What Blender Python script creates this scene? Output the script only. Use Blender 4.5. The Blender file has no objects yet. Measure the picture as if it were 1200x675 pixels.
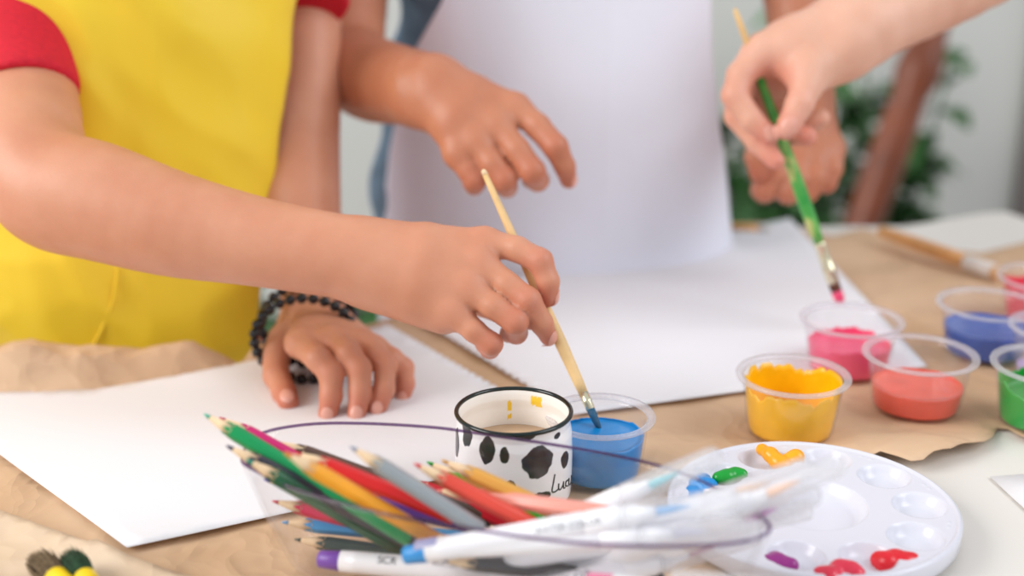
import bpy, bmesh, math, random
import numpy as np
from mathutils import Vector, Matrix, noise as mnoise

random.seed(4)
rng = np.random.default_rng(4)
sc = bpy.context.scene
COL = sc.collection
PI = math.pi

# ------------------------------------------------------------------ camera
T = 0.75            # table height
H = 0.325           # lens above the table
F = 1500.0
PITCH = math.radians(18.3)
CAM = np.array([0.0, 0.0, T + H])
FW = np.array([0, math.cos(PITCH), -math.sin(PITCH)])
UP = np.array([0, math.sin(PITCH), math.cos(PITCH)])
RT = np.array([1.0, 0, 0])

def ray(px, py):
    return RT * ((px - 600) / F) + UP * (-(py - 337.5) / F) + FW
def P(px, py, d):
    return CAM + ray(px, py) * d
def Z(px, py, z=0.0):
    """point z metres above the table top"""
    r = ray(px, py)
    return CAM + r * ((T + z - CAM[2]) / r[2])
def depth(p):
    return float(np.dot(np.asarray(p) - CAM, FW))
def nrm(v):
    v = np.asarray(v, float)
    return v / (np.linalg.norm(v) + 1e-12)

cd = bpy.data.cameras.new('camera')
cam = bpy.data.objects.new('camera', cd)
COL.objects.link(cam)
cam.location = CAM
cam.rotation_euler = (PI / 2 - PITCH, 0, 0)
cd.sensor_width = 36
cd.lens = F / 1200 * 36
cd.clip_start = 0.02
cd.dof.use_dof = True
cd.dof.focus_distance = 0.68
cd.dof.aperture_fstop = 3.1
sc.camera = cam

# ------------------------------------------------------------------ objects
def tag(o, label=None, cat=None, group=None, kind=None):
    if label: o['label'] = label
    if cat: o['category'] = cat
    if group: o['group'] = group
    if kind: o['kind'] = kind
    return o
def empty(name, loc, label, cat, group=None):
    o = bpy.data.objects.new(name, None)
    o.empty_display_size = 0.02
    COL.objects.link(o)
    o.location = Vector(loc)
    return tag(o, label, cat, group)
def mesh(name, verts, faces, mat, parent=None, smooth=True):
    me = bpy.data.meshes.new(name)
    me.from_pydata([tuple(map(float, v)) for v in verts], [], [tuple(map(int, f)) for f in faces])
    return link(name, me, mat, parent, smooth)
def link(name, me, mat, parent=None, smooth=True):
    if mat is not None: me.materials.append(mat)
    me.polygons.foreach_set('use_smooth', [smooth] * len(me.polygons))
    me.update()
    o = bpy.data.objects.new(name, me)
    COL.objects.link(o)
    if parent is not None:
        o.parent = parent
        if parent.type == 'EMPTY':
            o.matrix_parent_inverse = Matrix.Translation(parent.location).inverted()
    return o
def bmobj(name, bm, mat, parent=None, smooth=True):
    bmesh.ops.recalc_face_normals(bm, faces=bm.faces)
    me = bpy.data.meshes.new(name)
    bm.to_mesh(me); bm.free()
    return link(name, me, mat, parent, smooth)

# ------------------------------------------------------------------ materials
def newmat(name):
    m = bpy.data.materials.new(name)
    m.use_nodes = True
    nt = m.node_tree
    nt.nodes.clear()
    out = nt.nodes.new('ShaderNodeOutputMaterial')
    return m, nt, out
def lin(c):
    return tuple(((v / 255 / 12.92) if v / 255 <= .04045 else ((v / 255 + .055) / 1.055) ** 2.4) for v in c) + (1,)
def princ(nt, col, rough=.5, **kw):
    b = nt.nodes.new('ShaderNodeBsdfPrincipled')
    b.inputs['Base Color'].default_value = col
    b.inputs['Roughness'].default_value = rough
    for k, v in kw.items():
        b.inputs[k.replace('_', ' ')].default_value = v
    return b
def mat(name, rgb, rough=.5, var=.06, scale=40, bump=0.0, bscale=200, **kw):
    """plain procedural material: noise varies the colour a little, optional bump"""
    m, nt, out = newmat(name)
    c = lin(rgb)
    b = princ(nt, c, rough, **kw)
    tc = nt.nodes.new('ShaderNodeTexCoord')
    n = nt.nodes.new('ShaderNodeTexNoise'); n.inputs['Scale'].default_value = scale
    n.inputs['Detail'].default_value = 4
    nt.links.new(tc.outputs['Object'], n.inputs['Vector'])
    r = nt.nodes.new('ShaderNodeValToRGB')
    r.color_ramp.elements[0].position = .3; r.color_ramp.elements[1].position = .7
    r.color_ramp.elements[0].color = tuple(v * (1 - var) for v in c[:3]) + (1,)
    r.color_ramp.elements[1].color = tuple(min(1, v * (1 + var)) for v in c[:3]) + (1,)
    nt.links.new(n.outputs['Fac'], r.inputs['Fac'])
    nt.links.new(r.outputs['Color'], b.inputs['Base Color'])
    if bump:
        n2 = nt.nodes.new('ShaderNodeTexNoise'); n2.inputs['Scale'].default_value = bscale
        n2.inputs['Detail'].default_value = 6
        nt.links.new(tc.outputs['Object'], n2.inputs['Vector'])
        bp = nt.nodes.new('ShaderNodeBump'); bp.inputs['Strength'].default_value = bump
        bp.inputs['Distance'].default_value = .002
        nt.links.new(n2.outputs['Fac'], bp.inputs['Height'])
        nt.links.new(bp.outputs['Normal'], b.inputs['Normal'])
    nt.links.new(b.outputs['BSDF'], out.inputs['Surface'])
    return m

def skin_mat(name, rgb, blush):
    m, nt, out = newmat(name)
    b = princ(nt, lin(rgb), .46)
    b.inputs['Subsurface Weight'].default_value = .22
    b.inputs['Subsurface Radius'].default_value = (1, .35, .2)
    b.inputs['Subsurface Scale'].default_value = .005
    b.inputs['Specular IOR Level'].default_value = .42
    tc = nt.nodes.new('ShaderNodeTexCoord')
    n = nt.nodes.new('ShaderNodeTexNoise'); n.inputs['Scale'].default_value = 28; n.inputs['Detail'].default_value = 5
    nt.links.new(tc.outputs['Object'], n.inputs['Vector'])
    r = nt.nodes.new('ShaderNodeValToRGB')
    c = lin(rgb)
    r.color_ramp.elements[0].position = .3; r.color_ramp.elements[1].position = .72
    r.color_ramp.elements[0].color = (c[0] * .93, c[1] * .86, c[2] * .82, 1)
    r.color_ramp.elements[1].color = (min(1, c[0] * 1.05), c[1] * 1.08, c[2] * 1.1, 1)
    nt.links.new(n.outputs['Fac'], r.inputs['Fac'])
    at = nt.nodes.new('ShaderNodeAttribute'); at.attribute_name = 'blush'
    mx = nt.nodes.new('ShaderNodeMix'); mx.data_type = 'RGBA'
    nt.links.new(at.outputs['Fac'], mx.inputs['Factor'])
    nt.links.new(r.outputs['Color'], mx.inputs['A'])
    mx.inputs['B'].default_value = lin(blush)
    nt.links.new(mx.outputs['Result'], b.inputs['Base Color'])
    vo = nt.nodes.new('ShaderNodeTexVoronoi'); vo.inputs['Scale'].default_value = 900
    nt.links.new(tc.outputs['Object'], vo.inputs['Vector'])
    bp = nt.nodes.new('ShaderNodeBump'); bp.inputs['Strength'].default_value = .12; bp.inputs['Distance'].default_value = .0006
    nt.links.new(vo.outputs['Distance'], bp.inputs['Height'])
    nt.links.new(bp.outputs['Normal'], b.inputs['Normal'])
    nt.links.new(b.outputs['BSDF'], out.inputs['Surface'])
    return m

def clear_mat(name, tint=(1, 1, 1), haze=.06, hazecol=(.9, .92, .95), rough=.05):
    """thin clear plastic: transparent + fresnel gloss + a little haze"""
    m, nt, out = newmat(name)
    tr = nt.nodes.new('ShaderNodeBsdfTransparent'); tr.inputs['Color'].default_value = tint + (1,)
    gl = nt.nodes.new('ShaderNodeBsdfGlossy'); gl.inputs['Roughness'].default_value = rough
    df = nt.nodes.new('ShaderNodeBsdfDiffuse'); df.inputs['Color'].default_value = hazecol + (1,)
    tl = nt.nodes.new('ShaderNodeBsdfTranslucent'); tl.inputs['Color'].default_value = hazecol + (1,)
    m0 = nt.nodes.new('ShaderNodeMixShader'); m0.inputs[0].default_value = .5
    nt.links.new(df.outputs[0], m0.inputs[1]); nt.links.new(tl.outputs[0], m0.inputs[2])
    lw = nt.nodes.new('ShaderNodeLayerWeight'); lw.inputs['Blend'].default_value = .5
    pw = nt.nodes.new('ShaderNodeMath'); pw.operation = 'POWER'; pw.inputs[1].default_value = 4
    nt.links.new(lw.outputs['Facing'], pw.inputs[0])
    n = nt.nodes.new('ShaderNodeTexNoise'); n.inputs['Scale'].default_value = 60
    mt = nt.nodes.new('ShaderNodeMath'); mt.operation = 'MULTIPLY'; mt.inputs[1].default_value = haze * 2
    nt.links.new(n.outputs['Fac'], mt.inputs[0])
    m1 = nt.nodes.new('ShaderNodeMixShader')
    nt.links.new(mt.outputs[0], m1.inputs[0])
    nt.links.new(tr.outputs[0], m1.inputs[1]); nt.links.new(m0.outputs[0], m1.inputs[2])
    m2 = nt.nodes.new('ShaderNodeMixShader')
    mf = nt.nodes.new('ShaderNodeMath'); mf.operation = 'MULTIPLY_ADD'; mf.inputs[1].default_value = .45; mf.inputs[2].default_value = .025
    nt.links.new(pw.outputs[0], mf.inputs[0])
    nt.links.new(mf.outputs[0], m2.inputs[0])
    nt.links.new(m1.outputs[0], m2.inputs[1]); nt.links.new(gl.outputs[0], m2.inputs[2])
    nt.links.new(m2.outputs[0], out.inputs['Surface'])
    return m

def kraft_mat(name, rgb):
    m, nt, out = newmat(name)
    c = lin(rgb)
    b = princ(nt, c, .75)
    tc = nt.nodes.new('ShaderNodeTexCoord')
    n = nt.nodes.new('ShaderNodeTexNoise'); n.inputs['Scale'].default_value = 9; n.inputs['Detail'].default_value = 8
    nt.links.new(tc.outputs['Object'], n.inputs['Vector'])
    r = nt.nodes.new('ShaderNodeValToRGB')
    r.color_ramp.elements[0].position = .3; r.color_ramp.elements[1].position = .7
    r.color_ramp.elements[0].color = (c[0] * .84, c[1] * .78, c[2] * .7, 1)
    r.color_ramp.elements[1].color = (min(1, c[0] * 1.06), c[1] * 1.08, c[2] * 1.12, 1)
    nt.links.new(n.outputs['Fac'], r.inputs['Fac'])
    nt.links.new(r.outputs['Color'], b.inputs['Base Color'])
    # crumple creases
    wn = nt.nodes.new('ShaderNodeTexNoise'); wn.inputs['Scale'].default_value = 14
    nt.links.new(tc.outputs['Object'], wn.inputs['Vector'])
    va = nt.nodes.new('ShaderNodeVectorMath'); va.operation = 'MULTIPLY_ADD'
    va.inputs[1].default_value = (.075, .075, .075)
    nt.links.new(wn.outputs['Color'], va.inputs[0]); nt.links.new(tc.outputs['Object'], va.inputs[2])
    v1 = nt.nodes.new('ShaderNodeTexVoronoi'); v1.inputs['Scale'].default_value = 22
    v2 = nt.nodes.new('ShaderNodeTexVoronoi'); v2.inputs['Scale'].default_value = 60
    nt.links.new(va.outputs[0], v1.inputs['Vector']); nt.links.new(va.outputs[0], v2.inputs['Vector'])
    ad = nt.nodes.new('ShaderNodeMath'); ad.operation = 'MULTIPLY_ADD'; ad.inputs[1].default_value = .35
    nt.links.new(v2.outputs['Distance'], ad.inputs[0]); nt.links.new(v1.outputs['Distance'], ad.inputs[2])
    bp = nt.nodes.new('ShaderNodeBump'); bp.inputs['Strength'].default_value = .5; bp.inputs['Distance'].default_value = .008
    nt.links.new(ad.outputs[0], bp.inputs['Height'])
    nt.links.new(bp.outputs['Normal'], b.inputs['Normal'])
    nt.links.new(b.outputs['BSDF'], out.inputs['Surface'])
    return m

M = {}
M['skin_boy'] = skin_mat('skin_boy', (210, 148, 118), (194, 108, 86))
M['skin_friend'] = skin_mat('skin_friend', (196, 130, 100), (184, 102, 78))
M['skin_adult'] = skin_mat('skin_adult', (222, 172, 148), (216, 132, 114))
M['nail'] = mat('nail', (222, 160, 142), .3, var=.03)
M['paper'] = mat('paper', (234, 233, 236), .85, var=.012, scale=6, bump=.05, bscale=500)
M['paper2'] = mat('paper2', (236, 235, 239), .85, var=.012, scale=6, bump=.05, bscale=500)
M['kraft'] = kraft_mat('kraft', (214, 180, 146))
M['kraft_light'] = kraft_mat('kraft_light', (228, 204, 176))
M['table'] = mat('table', (228, 223, 216), .45, var=.02, scale=5)
M['table_leg'] = mat('table_leg', (200, 200, 200), .4)
M['yellow_cloth'] = mat('yellow_cloth', (244, 208, 44), .5, var=.02, scale=12, bump=.06, bscale=700, Sheen_Weight=.1)
M['white_cloth'] = mat('white_cloth', (238, 241, 253), .75, var=.015, scale=12, bump=.06, bscale=700)
M['red_cloth'] = mat('red_cloth', (206, 22, 46), .85, var=.08, scale=300, bump=.15, bscale=1200)
M['red_thread'] = mat('red_thread', (170, 14, 34), .8)
M['denim'] = mat('denim', (112, 142, 164), .85, var=.22, scale=60, bump=.2, bscale=900)
M['grey_cloth'] = mat('grey_cloth', (150, 150, 156), .85)
M['trousers'] = mat('trousers', (70, 78, 100), .85)
M['shoe'] = mat('shoe', (60, 60, 62), .6)
M['bead'] = mat('bead', (16, 15, 18), .12, var=.3)
M['wood'] = mat('wood', (228, 190, 132), .5, var=.12, scale=70)
M['wood_pale'] = mat('wood_pale', (238, 208, 168), .6, var=.07, scale=120)
M['dark_wood'] = mat('dark_wood', (128, 66, 40), .4, var=.25, scale=18)
M['leaf'] = mat('leaf', (58, 100, 52), .5, var=.35, scale=14)
M['leaf_light'] = mat('leaf_light', (84, 138, 72), .5, var=.3, scale=14)
M['pot'] = mat('pot', (196, 190, 182), .6)
M['soil'] = mat('soil', (52, 38, 28), .9, var=.3, scale=200)
M['wall'] = mat('wall', (212, 213, 209), .9, var=.02, scale=2)
M['floor'] = mat('floor', (176, 168, 158), .5, var=.06, scale=6)
M['trim'] = mat('trim', (124, 116, 114), .7, var=.05, scale=8)
M['metal'] = mat('metal', (226, 220, 190), .22, var=.05, Metallic=.85)
M['enamel_rim'] = mat('enamel_rim', (16, 30, 28), .15, var=.3)
M['ink'] = mat('ink', (24, 22, 24), .3)
M['print_grey'] = mat('print_grey', (84, 86, 96), .6)
M['marker_white'] = mat('marker_white', (244, 244, 248), .3, var=.01)
M['plate'] = mat('plate', (220, 220, 230), .24, var=.01, scale=10)
M['bowl'] = clear_mat('bowl', (.99, .99, .993), .010, rough=.03)
M['bowl_rim'] = clear_mat('bowl_rim', (.5, .40, .56), .10, (.4, .3, .48), rough=.05)
M['cup'] = clear_mat('cup', (.99, .99, .993), .03, rough=.1)
M['cup_lip'] = clear_mat('cup_lip', (.95, .95, .97), .30, (.96, .96, 1), rough=.12)
M['cap'] = clear_mat('cap', (.96, .965, .98), .32, (.95, .95, .97), rough=.25)  # milky caps
def paint(name, rgb, rough=.28):
    m = mat('paint_' + name, rgb, rough, var=.07, scale=90, bump=.1, bscale=300)
    return m
M['p_blue'] = paint('blue', (16, 140, 214))
M['p_yellow'] = paint('yellow', (250, 188, 10))
M['p_pink'] = paint('pink', (242, 78, 122))
M['p_coral'] = paint('coral', (236, 92, 74))
M['p_navy'] = paint('navy', (28, 78, 166))
M['p_red'] = paint('red', (226, 52, 78))
M['p_green'] = paint('green', (14, 154, 50))
M['p_purple'] = paint('purple', (196, 166, 210))
M['p_magenta'] = paint('magenta', (150, 44, 130))
M['p_crimson'] = paint('crimson', (222, 30, 44))
M['p_orange'] = paint('orange', (250, 168, 20))
M['water'] = mat('water', (232, 196, 158), .15, var=.06, scale=60)

# ------------------------------------------------------------------ implicit surfaces
class Cone:
    def __init__(s, a, b, ra, rb):
        s.a = np.asarray(a, float); s.b = np.asarray(b, float); s.ra = ra; s.rb = rb
        s.ba = s.b - s.a; s.l2 = float(s.ba @ s.ba) + 1e-12
        s.c = (s.a + s.b) / 2; s.R = math.sqrt(s.l2) / 2 + max(ra, rb)
    def __call__(s, p):
        pa = p - s.a
        t = np.clip((pa @ s.ba) / s.l2, 0, 1)
        q = pa - t[:, None] * s.ba
        return np.sqrt((q * q).sum(1)) - (s.ra + (s.rb - s.ra) * t)
class Ell:
    def __init__(s, c, r, rot=None):
        s.c = np.asarray(c, float); s.r = np.asarray(r, float); s.rot = np.eye(3) if rot is None else np.asarray(rot)
        s.R = float(max(s.r))
    def __call__(s, p):
        q = (p - s.c) @ s.rot.T
        k0 = np.sqrt(((q / s.r) ** 2).sum(1)); k1 = np.sqrt(((q / s.r ** 2) ** 2).sum(1)) + 1e-9
        return k0 * (k0 - 1) / k1
def smin(a, b, k):
    if k <= 0: return np.minimum(a, b)
    h = np.maximum(k - np.abs(a - b), 0) / k
    return np.minimum(a, b) - h * h * k * .25
class Union:
    """parts joined softly"""
    def __init__(s, parts, k):
        s.parts = parts; s.k = k
        lo = np.min([x.c - x.R for x in parts], axis=0); hi = np.max([x.c + x.R for x in parts], axis=0)
        s.c = (lo + hi) / 2; s.R = float(np.linalg.norm(hi - lo)) / 2; s.lo = lo; s.hi = hi
    def __call__(s, p):
        d = None
        pc = (p.min(0) + p.max(0)) / 2; pr = float(np.linalg.norm(p.max(0) - p.min(0))) / 2
        for x in s.parts:
            if np.linalg.norm(x.c - pc) - x.R - pr > .05 and d is not None: continue
            v = x(p)
            d = v if d is None else smin(d, v, s.k)
        return d
class Hand:
    """base (arm + palm) with fingers, each blended only with the base"""
    def __init__(s, base, fingers, k=.005, kff=.0007):
        s.base = base; s.fingers = fingers; s.k = k; s.kff = kff
        los = [base.lo] + [f.lo for f in fingers]; his = [base.hi] + [f.hi for f in fingers]
        s.lo = np.min(los, axis=0); s.hi = np.max(his, axis=0)
    def __call__(s, p):
        b = s.base(p); g = None
        pc = (p.min(0) + p.max(0)) / 2; pr = float(np.linalg.norm(p.max(0) - p.min(0))) / 2
        for f in s.fingers:
            if np.linalg.norm(f.c - pc) - f.R - pr > .03: continue
            v = f(p)
            g = v if g is None else smin(g, v, .0012)
        return b if g is None else smin(b, g, s.k)
def surf(f, lo, hi, h, proj=2):
    """sparse surface nets"""
    bs = 12
    lo = np.asarray(lo) - 2.5 * h; hi = np.asarray(hi) + 2.5 * h
    nb = np.ceil((hi - lo) / (h * bs)).astype(int)
    big = 100000
    cells_k = []; cells_v = []; quads = []
    g = np.arange(bs + 1)
    G = np.stack(np.meshgrid(g, g, g, indexing='ij'), -1)
    flat = G.reshape(-1, 3)
    B = np.stack(np.meshgrid(*[np.arange(k) for k in nb], indexing='ij'), -1).reshape(-1, 3) * bs
    D = np.concatenate([f(lo + (B[i:i + 20000] + bs / 2) * h) for i in range(0, len(B), 20000)])
    B = B[np.abs(D) < bs * h * .87 * 1.25 + 2 * h + .004]
    if True:
        if True:
            for o in B:
                v = f(lo + (flat + o) * h).reshape(bs + 1, bs + 1, bs + 1)
                ins = v < 0
                if ins.all() or not ins.any(): continue
                # cells
                acc = np.zeros((bs, bs, bs, 3)); cnt = np.zeros((bs, bs, bs))
                for ax in range(3):
                    v0 = np.take(v, range(bs), ax); v1 = np.take(v, range(1, bs + 1), ax)
                    cr = (v0 < 0) != (v1 < 0)
                    t = np.where(cr, v0 / np.where(cr, v0 - v1, 1), 0)
                    pos = np.take(G, range(bs), ax).astype(float)
                    pos[..., ax] += t
                    o1, o2 = [a for a in range(3) if a != ax]
                    for d1 in (0, 1):
                        for d2 in (0, 1):
                            sl = [slice(None)] * 3
                            sl[o1] = slice(d1, d1 + bs); sl[o2] = slice(d2, d2 + bs)
                            sl = tuple(sl)
                            w = cr[sl]
                            acc += pos[sl] * w[..., None]; cnt += w
                    # faces, edges whose origin is in this block
                    sl = [slice(0, bs)] * 3
                    w = cr[tuple(sl)]
                    ii = np.argwhere(w)
                    if len(ii):
                        inside0 = v[tuple(sl)][w] < 0
                        gi = ii + o
                        e1 = np.zeros(3, int); e1[o1] = 1
                        e2 = np.zeros(3, int); e2[o2] = 1
                        q = np.stack([gi, gi - e1, gi - e1 - e2, gi - e2], 1)
                        flip = inside0 if ax != 1 else ~inside0
                        q[~flip] = q[~flip][:, ::-1]
                        quads.append(q)
                act = cnt > 0
                idx = np.argwhere(act)
                cells_k.append(idx + o)
                vv = lo + (acc[act] / cnt[act][:, None] + o) * h
                for _ in range(proj):
                    e = h * .25; m4 = len(vv)
                    q4 = np.concatenate([vv] + [vv + np.eye(3)[a_] * e for a_ in range(3)])
                    r4 = f(q4).reshape(4, m4)
                    gr = (r4[1:] - r4[0]).T / e
                    st = np.clip(r4[0] / np.maximum((gr * gr).sum(1), .25), -h, h)
                    vv = vv - gr * st[:, None]
                cells_v.append(vv)
    K = np.concatenate(cells_k); V = np.concatenate(cells_v); Q = np.concatenate(quads)
    def key(a): return ((a[..., 0] + 5) * 8192 + (a[..., 1] + 5)) * 8192 + a[..., 2] + 5
    kk = key(K); order = np.argsort(kk); kk = kk[order]; V = V[order]
    qk = key(Q)
    ix = np.clip(np.searchsorted(kk, qk), 0, len(kk) - 1)
    ok = (kk[ix] == qk).all(1)
    ix = ix[ok]
    return V, ix
def surf_obj(name, f, h, mat_, parent=None, lo=None, hi=None, blush=None, proj=2):
    V, Q = surf(f, f.lo if lo is None else lo, f.hi if hi is None else hi, h, proj)
    me = bpy.data.meshes.new(name)
    me.vertices.add(len(V)); me.vertices.foreach_set('co', V.astype(np.float32).ravel())
    me.loops.add(len(Q) * 4); me.loops.foreach_set('vertex_index', Q.astype(np.int32).ravel())
    me.polygons.add(len(Q)); me.polygons.foreach_set('loop_start', np.arange(0, len(Q) * 4, 4, dtype=np.int32))
    me.update(calc_edges=True); me.validate()
    if blush:
        w = np.zeros(len(V))
        for c, r, s in blush:
            dd = np.linalg.norm(V - np.asarray(c), axis=1) / r
            w = np.maximum(w, s * np.exp(-dd * dd))
        at = me.attributes.new('blush', 'FLOAT', 'POINT'); at.data.foreach_set('value', w.astype(np.float32))
    return link(name, me, mat_, parent)

# ------------------------------------------------------------------ small mesh helpers
def frame(ax):
    ax = nrm(ax)
    u = np.cross(ax, [0, 0, 1.0])
    if np.linalg.norm(u) < .05: u = np.cross(ax, [1.0, 0, 0])
    u = nrm(u); v = np.cross(u, ax)      # v is the side facing up
    return ax, u, v
def lathe_axis(a, b, prof, n=24, phase=0):
    """prof: (distance along a->b, radius); returns verts, faces"""
    a = np.asarray(a, float); ax, u, v = frame(np.asarray(b) - a)
    V = []; Fc = []
    for s, r in prof:
        for i in range(n):
            t = 2 * PI * i / n + phase
            V.append(a + ax * s + (u * math.cos(t) + v * math.sin(t)) * r)
    m = len(prof)
    for j in range(m - 1):
        for i in range(n):
            k = (i + 1) % n
            Fc.append((j * n + i, j * n + k, (j + 1) * n + k, (j + 1) * n + i))
    Fc.append(tuple(range(n))[::-1]); Fc.append(tuple((m - 1) * n + i for i in range(n)))
    return V, Fc
def tube(pts, r, n=10, closed=False, rs=None):
    pts = [np.asarray(p, float) for p in pts]
    V = []; Fc = []; m = len(pts)
    pu = None
    for i, p in enumerate(pts):
        a = pts[(i - 1) % m] if (closed or i > 0) else p
        b = pts[(i + 1) % m] if (closed or i < m - 1) else p
        t = nrm(b - a)
        if pu is None:
            _, pu, _ = frame(t)
        pu = nrm(pu - t * (pu @ t)); w = np.cross(t, pu)
        rr = rs[i] if rs is not None else r
        for k in range(n):
            an = 2 * PI * k / n
            V.append(p + (pu * math.cos(an) + w * math.sin(an)) * rr)
    for j in range(m if closed else m - 1):
        j2 = (j + 1) % m
        for k in range(n):
            k2 = (k + 1) % n
            Fc.append((j * n + k, j * n + k2, j2 * n + k2, j2 * n + k))
    if not closed:
        Fc.append(tuple(range(n))[::-1]); Fc.append(tuple((m - 1) * n + k for k in range(n)))
    return V, Fc
def merge(*vf):
    V = []; Fc = []
    for v, f in vf:
        o = len(V); V += list(v); Fc += [tuple(i + o for i in q) for q in f]
    return V, Fc
def box(c, s, rot=0):
    c = np.asarray(c, float); V = []
    for x in (-1, 1):
        for y in (-1, 1):
            for z in (-1, 1):
                X, Y = x * s[0] / 2, y * s[1] / 2
                V.append(c + np.array([X * math.cos(rot) - Y * math.sin(rot), X * math.sin(rot) + Y * math.cos(rot), z * s[2] / 2]))
    return V, [(0, 1, 3, 2), (4, 6, 7, 5), (0, 4, 5, 1), (2, 3, 7, 6), (0, 2, 6, 4), (1, 5, 7, 3)]
def bevel(o, w=.004, seg=3):
    m = o.modifiers.new('bevel', 'BEVEL'); m.width = w; m.segments = seg; m.limit_method = 'ANGLE'
    return o
def crom(pts, closed=True, n=8):
    pts = [np.asarray(p, float) for p in pts]; out = []; m = len(pts)
    rngs = range(m) if closed else range(m - 1)
    for i in rngs:
        if closed: p0, p1, p2, p3 = pts[(i - 1) % m], pts[i], pts[(i + 1) % m], pts[(i + 2) % m]
        else: p0, p1, p2, p3 = pts[max(i - 1, 0)], pts[i], pts[i + 1], pts[min(i + 2, m - 1)]
        for k in range(n):
            t = k / n
            out.append(.5 * ((2 * p1) + (-p0 + p2) * t + (2 * p0 - 5 * p1 + 4 * p2 - p3) * t * t + (-p0 + 3 * p1 - 3 * p2 + p3) * t ** 3))
    if not closed: out.append(pts[-1])
    return out
def inpoly(x, y, poly):
    c = np.zeros(len(x), bool)
    j = len(poly) - 1
    for i in range(len(poly)):
        xi, yi = poly[i][0], poly[i][1]; xj, yj = poly[j][0], poly[j][1]
        c ^= ((yi > y) != (yj > y)) & (x < (xj - xi) * (y - yi) / (yj - yi + 1e-12) + xi)
        j = i
    return c
def polydist(x, y, poly):
    d = np.full(len(x), 1e9)
    for i in range(len(poly)):
        a = np.array(poly[i][:2]); b = np.array(poly[(i + 1) % len(poly)][:2]); ba = b - a
        t = np.clip(((x - a[0]) * ba[0] + (y - a[1]) * ba[1]) / (ba @ ba + 1e-12), 0, 1)
        d = np.minimum(d, np.hypot(x - a[0] - t * ba[0], y - a[1] - t * ba[1]))
    return d

# ------------------------------------------------------------------ setting
def struct(name, vf, m, smooth=False):
    o = mesh(name, vf[0], vf[1], m, None, smooth); o['kind'] = 'structure'; return o
struct('floor', box((.2, 1.0, -.02), (4.6, 5.2, .04)), M['floor'])
struct('wall_back', box((.2, 2.95, 1.3), (4.6, .1, 2.6)), M['wall'])
struct('trim_1', merge(box((1.27, 2.88, 1.3), (.20, .05, 2.6)), box((1.27, 2.87, 1.3), (.12, .06, 2.6))), M['trim'])
struct('baseboard_back', merge(box((.2, 2.89, .05), (4.6, .02, .1)), box((.2, 2.885, .104), (4.6, .012, .012))), M['wall'])

# ------------------------------------------------------------------ table
edge_px = [(-250, 470), (0, 452), (150, 444), (280, 436), (450, 382), (640, 325), (830, 268), (960, 264), (1060, 264), (1150, 249), (1180, 247), (1205, 256), (1300, 300)]
edge = [Z(x, y) for x, y in edge_px]
outline = [p[:2] for p in edge] + [np.array([.85, .75]), np.array([.85, .16]), np.array([-.75, .16]), np.array([-.75, .68])]
outline = [np.array(p) for p in outline]
table = empty('table', (0, .5, 0), 'white tabletop under the brown paper, its bare corner showing at lower right', 'table')
n = len(outline)
V = [(p[0], p[1], T) for p in outline] + [(p[0], p[1], T - .025) for p in outline]
Fc = [tuple(range(n))[::-1], tuple(range(n, 2 * n))] + [(i, (i + 1) % n, n + (i + 1) % n, n + i) for i in range(n)]
bevel(mesh('tabletop', V, Fc, M['table'], table, False), .003)
for x, y in ((-.66, .24), (.76, .24), (.74, .78), (-.62, .64)):
    v, f = lathe_axis((x, y, 0), (x, y, 1), [(0, .018), (.01, .02), (.7, .026), (.726, .026)], 20)
    mesh('leg', v, f, M['table_leg'], table)

# ------------------------------------------------------------------ paper goods
def crumple(x, y, s=1.0):
    h = 0
    for i, (f, a) in enumerate(((7, 1.0), (16, .6), (38, .28))):
        h += a * abs(mnoise.noise(Vector((x * f, y * f * 1.2, 3.3 * i + s))))
    return h
def sheet_grid(name, poly, zf, m, step=.006, label=None, group=None, cat='paper', thick=.0003, edgesnap=True):
    """paper cut out of a grid; every boundary vertex is pulled onto the outline"""
    poly = [np.asarray(p[:2], float) for p in poly]
    # constrained triangulation via bmesh: outline + inner grid
    from mathutils.geometry import delaunay_2d_cdt
    lo = np.min(poly, axis=0); hi = np.max(poly, axis=0)
    xs = np.arange(lo[0], hi[0], step); ys = np.arange(lo[1], hi[1], step)
    X, Y = np.meshgrid(xs, ys); X = X.ravel() + rng.uniform(-.25, .25, X.size) * step; Y = Y.ravel() + rng.uniform(-.25, .25, Y.size) * step
    keep = inpoly(X, Y, poly); X = X[keep]; Y = Y[keep]
    keep = polydist(X, Y, poly) > step * .5; X = X[keep]; Y = Y[keep]
    bp = []
    for i in range(len(poly)):
        a, b = poly[i], poly[(i + 1) % len(poly)]
        k = max(1, int(np.linalg.norm(b - a) / step))
        for j in range(k): bp.append(a + (b - a) * j / k)
    nb = len(bp)
    pts = [Vector((float(p[0]), float(p[1]))) for p in bp] + [Vector((float(a), float(b))) for a, b in zip(X, Y)]
    vo, _, fo, _, _, _ = delaunay_2d_cdt(pts, [(i, (i + 1) % nb) for i in range(nb)], [list(range(nb))], 1, 1e-6)
    V = [(v.x, v.y, T + zf(v.x, v.y)) for v in vo]
    o = mesh(name, V, fo, m)
    s = o.modifiers.new('thickness', 'SOLIDIFY'); s.thickness = thick; s.offset = 0
    return tag(o, label, cat, group)

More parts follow.
